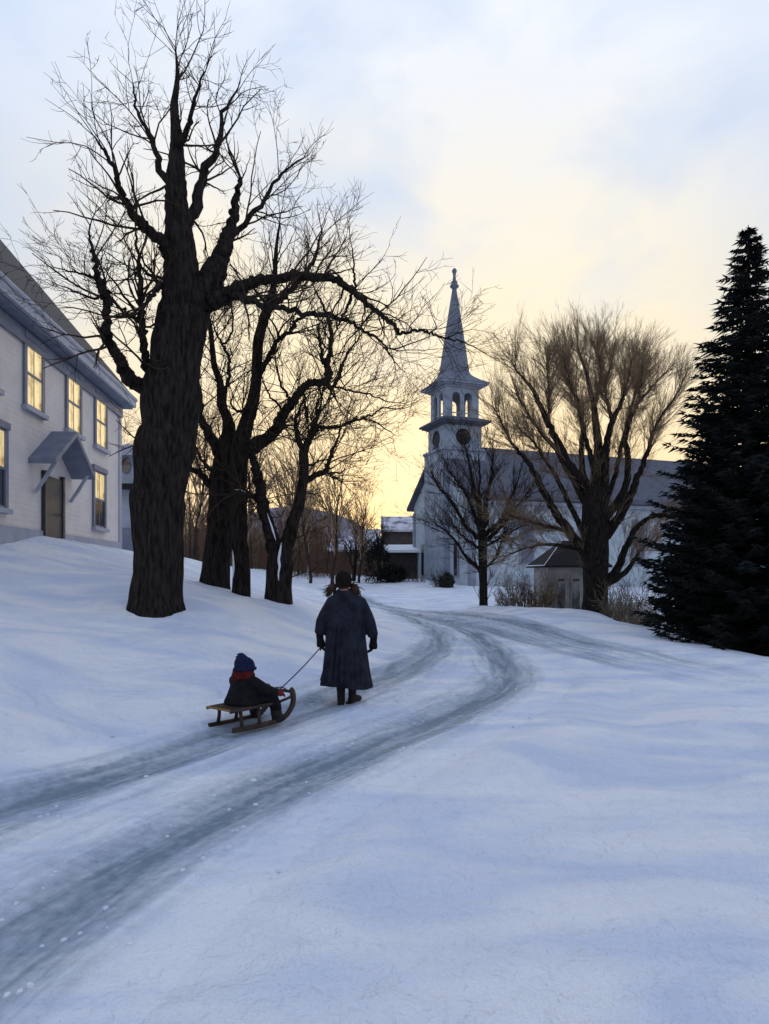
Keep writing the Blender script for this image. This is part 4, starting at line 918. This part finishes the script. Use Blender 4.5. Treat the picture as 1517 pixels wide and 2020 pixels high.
def woman():
    bx, by = -.47, 8.2; bz = gz(bx, by) ; R = lambda x, y, z: np.array([bx+x, by+y, bz+z])
    root = thing('person', R(0,0,0), 'woman in long dark coat and round cap with bunched hair, pulling a rope', 'person')
    # body: one surface
    b = MB(); hc = R(-.035, .02, 1.50); head(b, hc, 0.0)
    b.tube([R(-.03,.0,1.44), R(-.02,-.01,1.36), R(0,-.01,1.28)], [.055,.056,.085], 12)
    b.rings([er(R(0,0,z), w, d, 20) for z, w, d in ((.80,.15,.11),(.90,.165,.12),(1.02,.135,.10),(1.15,.15,.105),(1.24,.150,.09),(1.30,.09,.07))])
    for s, el, wr in ((-1, R(-.29,-.03,1.00), R(-.322,-.02,.825)), (1, R(.27,.01,.99), R(.335,.045,.795))):
        sh = R(s*.175, 0, 1.28); sh = R(s*.150, 0, 1.245); b.tube([R(s*.09,0,1.25), sh, (sh+el)/2, el, (el+wr)/2, wr], [.05,.050,.044,.040,.036,.028], 10)
    for s, ft in ((-1, R(-.065, .02, .09)), (1, R(.072, .06, .10))):
        b.tube([R(s*.075,0,.86), R(s*.085,.01,.50), R(s*.075,.0,.30), ft], [.090,.062,.048,.038], 10)
        b.tube([ft + np.array([0,-.02,-.04]), ft + np.array([s*.02,.10,-.06]), ft + np.array([s*.03,.16,-.065])], [.04,.038,.025], 8)
    hand(b, R(-.322,-.02,.825), (.15,-.03,-1), (.8,.3,-.2), (.1,1,.0), .92, .85); hand(b, R(.335,.045,.795), (-.06,.08,-1), (-1,.1,0), (0,1,.1), .92, .3)
    bo = b.build('body', M['skin'], root); remesh(bo, .006, 3)
    q = MB()
    for s, ft in ((-1, R(-.065, .02, .10)), (1, R(.072, .06, .11))): q.tube([R(s*.075,0,.82), R(s*.085,.01,.50), R(s*.075,.0,.30), ft], [.105,.074,.058,.048], 14)
    qo = q.build('leggings', M['boot'], root); remesh(qo, .007, 2)
    # coat
    c = MB(); n = 40; rows = []
    for z, w, d, oy in ((.235,.318,.25,.0),(.27,.312,.245,.0),(.40,.288,.225,.0),(.60,.268,.205,.0),(.80,.250,.187,.0),(.95,.242,.172,.0),(1.10,.244,.164,.0),(1.20,.232,.153,.0),(1.28,.200,.138,-.005),(1.335,.165,.12,-.01),(1.37,.115,.10,-.01),(1.40,.085,.088,-.01)):
        ring = []
        for j in range(n):
            t = 2*math.pi*j/n; k = max(0, (1.0-z))/.8; fold = 1 + k*(.06*math.sin(5*t+1.3) + .045*math.sin(9*t+.4) + .02*math.sin(14*t))
            hem = (-.035*math.sin(t+1.57+.25) + .012*math.sin(3*t)) * (1 if z < .28 else 0)
            ring.append(R(w*math.cos(t)*fold - .012, d*math.sin(t)*fold + oy, z + hem + (.03*math.cos(t)*0)))
        rows.append(ring)
    c.rings(rows)
    for s, el, wr in ((-1, R(-.292,-.035,1.01), R(-.322,-.02,.865)), (1, R(.285,.01,1.0), R(.333,.045,.835))):
        c.tube([R(s*.11,0,1.29), R(s*.175,0,1.25), R(s*.215,-.005,1.17), (R(s*.19,0,1.25)+el*2.0)/3.0, el, el*.45+wr*.55, wr], [.070,.078,.080,.080,.078,.072,.066], 14, .14, seed=s)
    c.rings([er(R(-.015,-.015,z), w, d, 24, .25) for z, w, d in ((1.335,.135,.115),(1.37,.125,.115),(1.40,.105,.105),(1.41,.085,.09),(1.385,.07,.075))])    # collar
    for k in range(6): c.tube([R(-.12+.04*k+.01*math.sin(k*3), -.17-.02*math.sin(k*2), 1.0-.02*k), R(-.15+.055*k, -.20-.015*math.sin(k), .6), R(-.19+.07*k, -.238, .26)], [.008,.018,.022], 6)
    co = c.build('coat', M['coat'], root); remesh(co, .010, 4)
    # cuffs/gloves
    for s, wr, f, p, t, cu in ((-1, R(-.322,-.02,.83), (.15,-.03,-1), (.8,.3,-.2), (.1,1,.0), .85), (1, R(.335,.045,.80), (-.06,.08,-1), (-1,.1,0), (0,1,.1), 1.05)):
        g = MB(); f_ = nrm(f); g.tube([wr+np.array([0,0,.06]), wr, wr + f_*.03], [.050,.046,.044], 12); hand(g, wr + f_*.0, f, p, t, 1.38, cu)
        go = g.build('glove', M['glove'], root); remesh(go, .005, 2)
    h = MB(); h.rings([er(hc + np.array([0,-.004,z]), w, d, 28) for z, w, d in ((-.05,.092,.108),(-.02,.100,.116),(.02,.103,.119),(.06,.100,.116),(.095,.088,.102),(.122,.064,.076),(.138,.036,.042),(.145,.012,.014))])
    h.tube([hc + np.array([.098*math.cos(t), .113*math.sin(t)-.004, -.04]) for t in np.linspace(0, 6.283, 30)], [.015]*30, 8)
    ho = h.build('cap', M['wool_black'], root); remesh(ho, .006, 3)
    # bunches of curly hair
    g = np.random.default_rng(5)
    hr = MB(); hr.ell(hc + np.array([0,-.035,-.045]), (.078,.072,.05), 14, 10); hr.build('hair', M['hair'], root)
    for s in (-1, 1):
        q = MB(); c0 = hc + np.array([s*.10, -.03, -.055])
        for k in range(80):
            a = g.uniform(0, 6.28); L = g.uniform(.06, .13); d = nrm(np.array([s*.9 + .6*math.cos(a), .6*math.sin(a)-.2, -.45 + .5*g.normal()])); pts = [c0 + g.normal(0, .008, 3)]
            for i in range(7):
                d = nrm(d + np.array([.5*math.sin(i*1.7+a), .5*math.cos(i*1.7+a), -.18])*.7); pts.append(pts[-1] + d*L/5)
            q.tube(pts, np.linspace(.009, .003, 8), 5)
        q.ell(c0 + np.array([s*.045,-.005,-.02]), (.048,.044,.048), 12, 8); q.tube([c0-np.array([s*.02,0,-.01]), c0+np.array([s*.014,0,-.012])], [.02,.022], 8)
        q.build('bunch', M['hair'], root)
    for s, ft, yaw in ((-1, R(-.065,.02,.0), -.05), (1, R(.072,.06,.0), .55)):
        q = MB(); f = np.array([math.sin(yaw), math.cos(yaw), 0]); zb = gz(float(ft[0]), float(ft[1])) ; ft = np.array([ft[0], ft[1], zb])
        q.tube([ft+UP*.44, ft+UP*.34, ft+UP*.22, ft+UP*.11, ft+UP*.05], [.064,.059,.054,.050,.048], 14)
        for w, z, e in ((.046,.05,.0),):
            q.tube([ft+UP*.045-f*.06, ft+UP*.045-f*.02, ft+UP*.05+f*.06, ft+UP*.04+f*.13, ft+UP*.035+f*.18], [.034,.048,.050,.044,.026], 14)
        q.box((-.042,-.085,0),(.042,.0,.03), lambda a, b_, z: tuple(ft + np.array([f[1]*a+f[0]*b_, -f[0]*a+f[1]*b_, z-.01])))
        bo_ = q.build('boot', M['boot'], root); remesh(bo_, .006, 3)
    return R(-.322,-.02,.83) + nrm((.15,-.03,-1))*.12

hand_pt = woman()

# ---- sled, child, rope
SO = np.array([-1.65, 6.80]); hd = np.array([.616, .788]); lf = np.array([-hd[1], hd[0]])
SZ = max(gz(float(SO[0]+hd[0]*a+lf[0]*b), float(SO[1]+hd[1]*a+lf[1]*b)) for a in (0,.3,.6) for b in (-.19,.19)) - .012
def S(a, b, z):
    a = .30 + (a-.30)*.90; z *= .97
    q = SO + hd*a + lf*b; return np.array([q[0], q[1], SZ+z])
def sledge():
    root = thing('sled', S(.4,0,0), 'wooden sled with curled runners and a slatted seat on the snow', 'sled')
    for s in (-1, 1):
        m = MB(); b = s*.19
        path = smooth_poly([S(-.06,b,.028), S(.2,b,.02), S(.5,b,.02), S(.66,b,.03), S(.77,b,.075), S(.845,b,.15), S(.868,b,.23), S(.855,b,.30), S(.82,b,.345)], 5)
        for dz, r in ((0,.0),): pass
        sec = []
        tg = np.gradient(path, axis=0)
        for p, t in zip(path, tg):
            t = nrm(t); lat = np.array([lf[0], lf[1], 0]); nn = np.cross(t, lat); sec.append([p+lat*.016+nn*.024, p-lat*.016+nn*.024, p-lat*.016-nn*.024, p+lat*.016-nn*.024])
        m.rings(sec); ro = m.build('runner', M['sled'], root, False)
        e = MB(); k0 = int(len(path)*.62); sec2 = []
        for p, t in zip(path[k0:], tg[k0:]):
            t = nrm(t); lat = np.array([lf[0], lf[1], 0]); nn = np.cross(t, lat); q = -1 if np.dot(nn, np.array([hd[0], hd[1], 0])) < 0 else 1
            p2 = p + nn*q*.027; sec2.append([p2+lat*.015+nn*.004, p2-lat*.015+nn*.004, p2-lat*.015-nn*.004, p2+lat*.015-nn*.004])
        e.rings(sec2); e.build('runner_sunlit_edge', M['sled_sunlit'], ro, False)  # thin strip painted yellow as low sun catching the curl
        for a in (.07, .33, .60):
            l = MB(); l.tube([S(a,b,.03), S(a+.005,b*.93,.12), S(a,b*.88,.205)], [.021,.018,.020], 8); l.build('leg', M['sled'], root)
        q = MB(); q.tube([S(-.09,b*.98,.222), S(.3,b*.98,.222), S(.62,b*.98,.225), S(.80,b*.98,.25), S(.85,b*.99,.272)], [.017,.018,.018,.016,.014], 8); q.build('rail', M['sled'], root)
    for a in (.07, .33, .60):
        c = MB(); c.box((a-.02,-.17,.196),(a+.02,.17,.222), lambda a_, b_, z: tuple(S(a_, b_, z))); c.build('crossbar', M['sled'], root, False)
    st = MB()
    for k in range(6):
        b = -.155 + .062*k; st.box((-.08,b-.024,.224),(.66,b+.024,.242), lambda a_, b_, z: tuple(S(a_, b_, z)))
    st.build('seat', M['sled'], root, False)
    f = MB(); f.tube([S(.835,-.20,.315), S(.835,.20,.315)], [.016,.016], 8); f.build('handle_bar', M['sled'], root)
    t = MB()
    for k in range(6):
        b = -.155 + .062*k; t.box((-.095,b-.024,.222),(-.081,b+.024,.244), lambda a_, b_, z: tuple(S(a_, b_, z)))
    t.build('seat_sunlit_edge', M['sled_sunlit'], root, False)  # slat ends carry the same painted sunlit yellow
sledge()

def child():
    T = lambda a, b, z: S(a, b, .24 + z)
    root = thing('person', T(.3,0,0), 'small child in dark snowsuit, blue tasselled hat and red scarf seated on the sled', 'person')
    yaw = math.atan2(-hd[0], hd[1]); yawh = yaw - .62; hc = T(.27,-.02,.40); f3 = np.array([hd[0], hd[1], 0])
    b = MB(); head(b, hc, yawh, .92); b.tube([hc - UP*.06, hc - UP*.12], [.045,.055], 10)
    Mx = np.stack([np.array([lf[0],lf[1],0]), f3, UP], 1)
    def ring(a, z, w, d, n=20): return [T(a + d*math.sin(t), w*math.cos(t), z) for t in np.linspace(0, 6.283, n, endpoint=False)]
    b.rings([ring(.27,.0,.12,.09), ring(.27,.10,.11,.085), ring(.265,.2,.115,.085), ring(.265,.27,.10,.07)])
    for s in (-1, 1):
        b.tube([T(.27,s*.10,.25), T(.40,s*.175,.16), T(.60,s*.175,.085)], [.04,.035,.028], 8)
        b.tube([T(.26,s*.07,.045), T(.38,s*.10,.065), T(.50,s*.135,.06), T(.56,s*.155,.025), T(.60,s*.17,-.06), T(.612,s*.175,-.14)], [.05,.05,.045,.04,.036,.032], 8)
        b.tube([T(.60,s*.175,-.16), T(.67,s*.178,-.17)], [.030,.022], 8)
        hand(b, T(.60,s*.175,.088), f3*1 + UP*-.15, -UP, np.array([-s*lf[0],-s*lf[1],0]), .62, .6)
    bo = b.build('body', M['skin'], root); remesh(bo, .0055, 3)
    c = MB()
    def ringf(a, z, w, d, k): return [T(a + d*.9*math.sin(t)*(1+k*math.sin(6*t+z*20)), w*.88*math.cos(t)*(1+k*math.sin(7*t+z*30)), z) for t in np.linspace(0, 6.283, 28, endpoint=False)]
    c.rings([ringf(.25,.0,.215,.21,.05), ringf(.25,.03,.222,.215,.05), ringf(.255,.10,.205,.18,.05), ringf(.26,.17,.182,.15,.04), ringf(.262,.235,.168,.126,.03), ringf(.262,.29,.13,.10,.02), ringf(.265,.325,.07,.07,.0)])
    for s in (-1, 1): c.tube([T(.25,s*.08,.27), T(.29,s*.150,.23), T(.38,s*.19,.165), T(.49,s*.185,.125), T(.59,s*.176,.095)], [.066,.074,.070,.060,.048], 12, .12, seed=3+s)
    co = c.build('jacket', M['suit'], root); remesh(co, .008, 3)
    l = MB()
    for s in (-1, 1): l.tube([T(.22,s*.07,.045), T(.38,s*.10,.07), T(.50,s*.135,.065), T(.56,s*.155,.03), T(.60,s*.17,-.06), T(.615,s*.175,-.155)], [.085,.085,.076,.070,.064,.058], 12, .1, seed=s)
    lo = l.build('snow_trousers', M['suit'], root); remesh(lo, .008, 3)
    for s in (-1, 1):
        q = MB(); q.tube([T(.60,s*.175,-.09), T(.605,s*.175,-.15), T(.61,s*.175,-.185)], [.062,.058,.05], 12); q.tube([T(.57,s*.175,-.19), T(.62,s*.175,-.187), T(.68,s*.18,-.19), T(.72,s*.18,-.195)], [.042,.05,.046,.028], 12)
        qo = q.build('boot', M['boot'], root); remesh(qo, .006, 3)
        g = MB(); w = T(.60,s*.175,.09); g.tube([w - f3*.02, w + f3*.01], [.040,.034], 10); hand(g, w, f3 - UP*.15, -UP, np.array([-s*lf[0],-s*lf[1],0]), .95, .6)
        go = g.build('mitten', M['mitten'], root); remesh(go, .005, 2)
    sc_ = MB()
    for k, (z, w) in enumerate(((.285,.115),(.315,.105),(.345,.094))):
        sc_.tube([T(.268 + .82*w*math.sin(t), w*math.cos(t)*1.05, z + .012*math.sin(2*t+k)) for t in np.linspace(0, 6.283, 26)], [.030]*26, 10, .15, seed=k)
    sc_.tube([T(.36,.0,.30), T(.395,-.02,.24), T(.40,-.03,.16)], [.028,.03,.028], 8)
    so = sc_.build('scarf', M['scarf'], root); remesh(so, .006, 2)
    h = MB(); up2 = nrm(UP*1 - f3*.18)
    prof = ((-.030,.088,.100),(.0,.096,.108),(.035,.095,.106),(.065,.086,.096),(.092,.062,.072),(.108,.03,.035))
    rx = np.array([math.cos(yawh), math.sin(yawh), 0]); fy = np.array([-math.sin(yawh), math.cos(yawh), 0])
    h.rings([[hc + up2*z + rx*w*math.cos(t) + fy*(d*math.sin(t)) for t in np.linspace(0, 6.283, 26, endpoint=False)] for z, w, d in prof])
    h.tube([hc + up2*-.02 + rx*.094*math.cos(t) + fy*.106*math.sin(t) for t in np.linspace(0, 6.283, 30)], [.018]*30, 8)
    h.tube([hc+up2*.08, hc+up2*.118 - rx*.03 - fy*.02, hc+up2*.112 - rx*.085 - fy*.03], [.05,.034,.020], 10)
    ho = h.build('hat', M['hat_blue'], root); remesh(ho, .006, 2)
    g = np.random.default_rng(8); t = MB(); tc = hc+up2*.104 - rx*.105 - fy*.03
    for k in range(70):
        d = nrm(g.normal(0, 1, 3) + np.array([0,0,-.3])); t.tube([tc, tc + d*.026, tc + d*.026 + (d - UP*.6)*g.uniform(.012, .026)], [.005,.005,.003], 5)
    t.build('tassel', M['hat_blue'], ho)
child()
def rope():
    a = hand_pt; e = S(.835,0,.315); pts = []
    for t in np.linspace(0, 1, 24):
        p = a*(1-t) + e*t; p = p - UP*.018*math.sin(math.pi*t); pts.append(p)
    m = MB(); m.tube(pts, [.0070]*24, 6)
    for b in (-.16, .16): m.tube([e + (S(.835,b,.315)-e)*t + UP*.03*math.sin(math.pi*t)*0 + (a-e)*.06*(1-t) for t in np.linspace(0, 1, 6)], [.007]*6, 6)
    m.tube([a + UP*.03 + nrm(a-e)*.0, a - UP*.0, a + np.array([-.012,-.01,-.05])], [.010]*3, 6)
    tag(m.build('pull_rope', M['rope']), 'thin dark rope stretched from the gloved hand to the sled', 'rope')
rope()

# ------------------------------------------------------------------ light, sky, camera
SUN_AZ, SUN_EL = math.radians(2.0), math.radians(6.0)      # azimuth to the right of +Y
w = bpy.data.worlds.new('World'); sc.world = w; w.use_nodes = True; N = w.node_tree.nodes; L = w.node_tree.links
for n_ in list(N): N.remove(n_)
out = N.new('ShaderNodeOutputWorld'); bg = N.new('ShaderNodeBackground'); L.new(bg.outputs[0], out.inputs[0])
tc = N.new('ShaderNodeTexCoord'); sp = N.new('ShaderNodeSeparateXYZ'); L.new(tc.outputs['Generated'], sp.inputs[0])
def MA(op, a, b=None, c=None, clamp=False):
    q = N.new('ShaderNodeMath'); q.operation = op; q.use_clamp = clamp
    for i, x in enumerate((a, b, c)):
        if x is None: continue
        if isinstance(x, (int, float)): q.inputs[i].default_value = x
        else: L.new(x, q.inputs[i])
    return q.outputs[0]
def ramp(fac, stops):
    r = N.new('ShaderNodeValToRGB'); e = r.color_ramp.elements
    while len(e) < len(stops): e.new(.5)
    for el, (p, c) in zip(e, stops): el.position = p; el.color = (*c, 1)
    L.new(fac, r.inputs['Fac']); return r.outputs['Color']
def mix(f, a, b):
    m = N.new('ShaderNodeMix'); m.data_type = 'RGBA'
    if isinstance(f, (int, float)): m.inputs[0].default_value = f
    else: L.new(f, m.inputs[0])
    L.new(a, m.inputs[6]); L.new(b, m.inputs[7]); return m.outputs[2]
# clouds bend the elevation a little so that the bands are not even
mp = N.new('ShaderNodeMapping'); mp.inputs['Scale'].default_value = (1.6, 1.6, 5.0); L.new(tc.outputs['Generated'], mp.inputs['Vector'])
nz = N.new('ShaderNodeTexNoise'); nz.inputs['Scale'].default_value = 1.7; nz.inputs['Detail'].default_value = 8; nz.inputs['Roughness'].default_value = .55; nz.inputs['Distortion'].default_value = .4
L.new(mp.outputs['Vector'], nz.inputs['Vector'])
zz = MA('ADD', sp.outputs['Z'], MA('MULTIPLY', MA('SUBTRACT', nz.outputs['Fac'], .5), .16))
west = ramp(MA('MAXIMUM', zz, 0.0), [(0,(.97,.64,.32)),(.10,(.95,.70,.39)),(.21,(.93,.74,.46)),(.33,(.90,.77,.54)),(.44,(.85,.79,.67)),(.57,(.78,.80,.84)),(.68,(.80,.85,.94)),(.84,(.56,.65,.86)),(1,(.44,.54,.78))])
east = ramp(MA('MAXIMUM', zz, 0.0), [(0,(.58,.54,.56)),(.12,(.54,.54,.60)),(.4,(.46,.51,.63)),(1,(.40,.49,.72))])
# how far from the afterglow in azimuth
gx_, gy_ = math.sin(SUN_AZ), math.cos(SUN_AZ)
hl = MA('SQRT', MA('ADD', MA('MULTIPLY', sp.outputs['X'], sp.outputs['X']), MA('ADD', MA('MULTIPLY', sp.outputs['Y'], sp.outputs['Y']), .0001)))
dt = MA('DIVIDE', MA('ADD', MA('MULTIPLY', sp.outputs['X'], gx_), MA('MULTIPLY', sp.outputs['Y'], gy_)), hl)
fac = ramp(MA('MULTIPLY_ADD', dt, .5, .5), [(0,(0,0,0)),(.55,(.0,)*3),(.78,(.45,)*3),(.90,(.85,)*3),(.965,(1,1,1))])
side = ramp(MA('MAXIMUM', zz, 0.0), [(0,(.95,.62,.36)),(.12,(.90,.70,.46)),(.24,(.76,.71,.62)),(.36,(.53,.61,.74)),(.5,(.54,.64,.83)),(.66,(.72,.80,.93)),(.84,(.54,.64,.86)),(1,(.44,.54,.78))])
sf = ramp(MA('MULTIPLY_ADD', dt, .5, .5), [(0,(1,1,1)),(.895,(1,1,1)),(.938,(.5,.5,.5)),(.978,(0,0,0))])
sky = mix(fac, east, mix(sf, west, side))
# blue patches high up
mp2 = N.new('ShaderNodeMapping'); mp2.inputs['Scale'].default_value = (2.2, 2.2, 4.0); mp2.inputs['Location'].default_value = (3.1, .4, 1.7); L.new(tc.outputs['Generated'], mp2.inputs['Vector'])
n2 = N.new('ShaderNodeTexNoise'); n2.inputs['Scale'].default_value = 2.1; n2.inputs['Detail'].default_value = 9; n2.inputs['Distortion'].default_value = .3; L.new(mp2.outputs['Vector'], n2.inputs['Vector'])
bl = N.new('ShaderNodeRGB'); bl.outputs[0].default_value = (.50,.61,.80,1)
pat = MA('MULTIPLY', MA('MULTIPLY', MA('SUBTRACT', n2.outputs['Fac'], .44, clamp=True), 3.4, clamp=True), MA('MULTIPLY', MA('SUBTRACT', sp.outputs['Z'], .24, clamp=True), 5.0, clamp=True))
sky = mix(MA('MULTIPLY', pat, .75), sky, bl.outputs[0])
ns = N.new('ShaderNodeTexSky'); ns.sky_type = 'NISHITA'; ns.sun_disc = False; ns.sun_elevation = SUN_EL; ns.sun_rotation = SUN_AZ
sc1 = N.new('ShaderNodeVectorMath'); sc1.operation = 'SCALE'; L.new(ns.outputs[0], sc1.inputs[0]); sc1.inputs['Scale'].default_value = .012
ad = N.new('ShaderNodeVectorMath'); ad.operation = 'ADD'; L.new(sky, ad.inputs[0]); L.new(sc1.outputs[0], ad.inputs[1])
L.new(ad.outputs[0], bg.inputs['Color']); bg.inputs['Strength'].default_value = 1.0

ld = bpy.data.lights.new('Sun', 'SUN'); ld.energy = .6; ld.angle = math.radians(12); ld.color = (1.0, .78, .5)
lo = bpy.data.objects.new('Sun', ld); COL.objects.link(lo)
dirn = Vector((math.sin(SUN_AZ)*math.cos(SUN_EL), math.cos(SUN_AZ)*math.cos(SUN_EL), math.sin(SUN_EL)))
lo.rotation_euler = dirn.to_track_quat('Z', 'Y').to_euler(); lo.location = (0, 60, 40)

cam = bpy.data.cameras.new('Camera'); co = bpy.data.objects.new('Camera', cam); COL.objects.link(co); sc.camera = co
co.location = (0, 0, H); co.rotation_euler = (math.radians(90), 0, 0)
cam.sensor_fit = 'VERTICAL'; cam.sensor_height = 36; cam.sensor_width = 27; cam.lens = F/2020*36; cam.shift_y = (HY - 1010)/2020
cam.clip_end = 3000; cam.clip_start = .05
sc.view_settings.view_transform = 'Standard'; sc.view_settings.look = 'None'; sc.view_settings.exposure = .17; sc.view_settings.gamma = 1
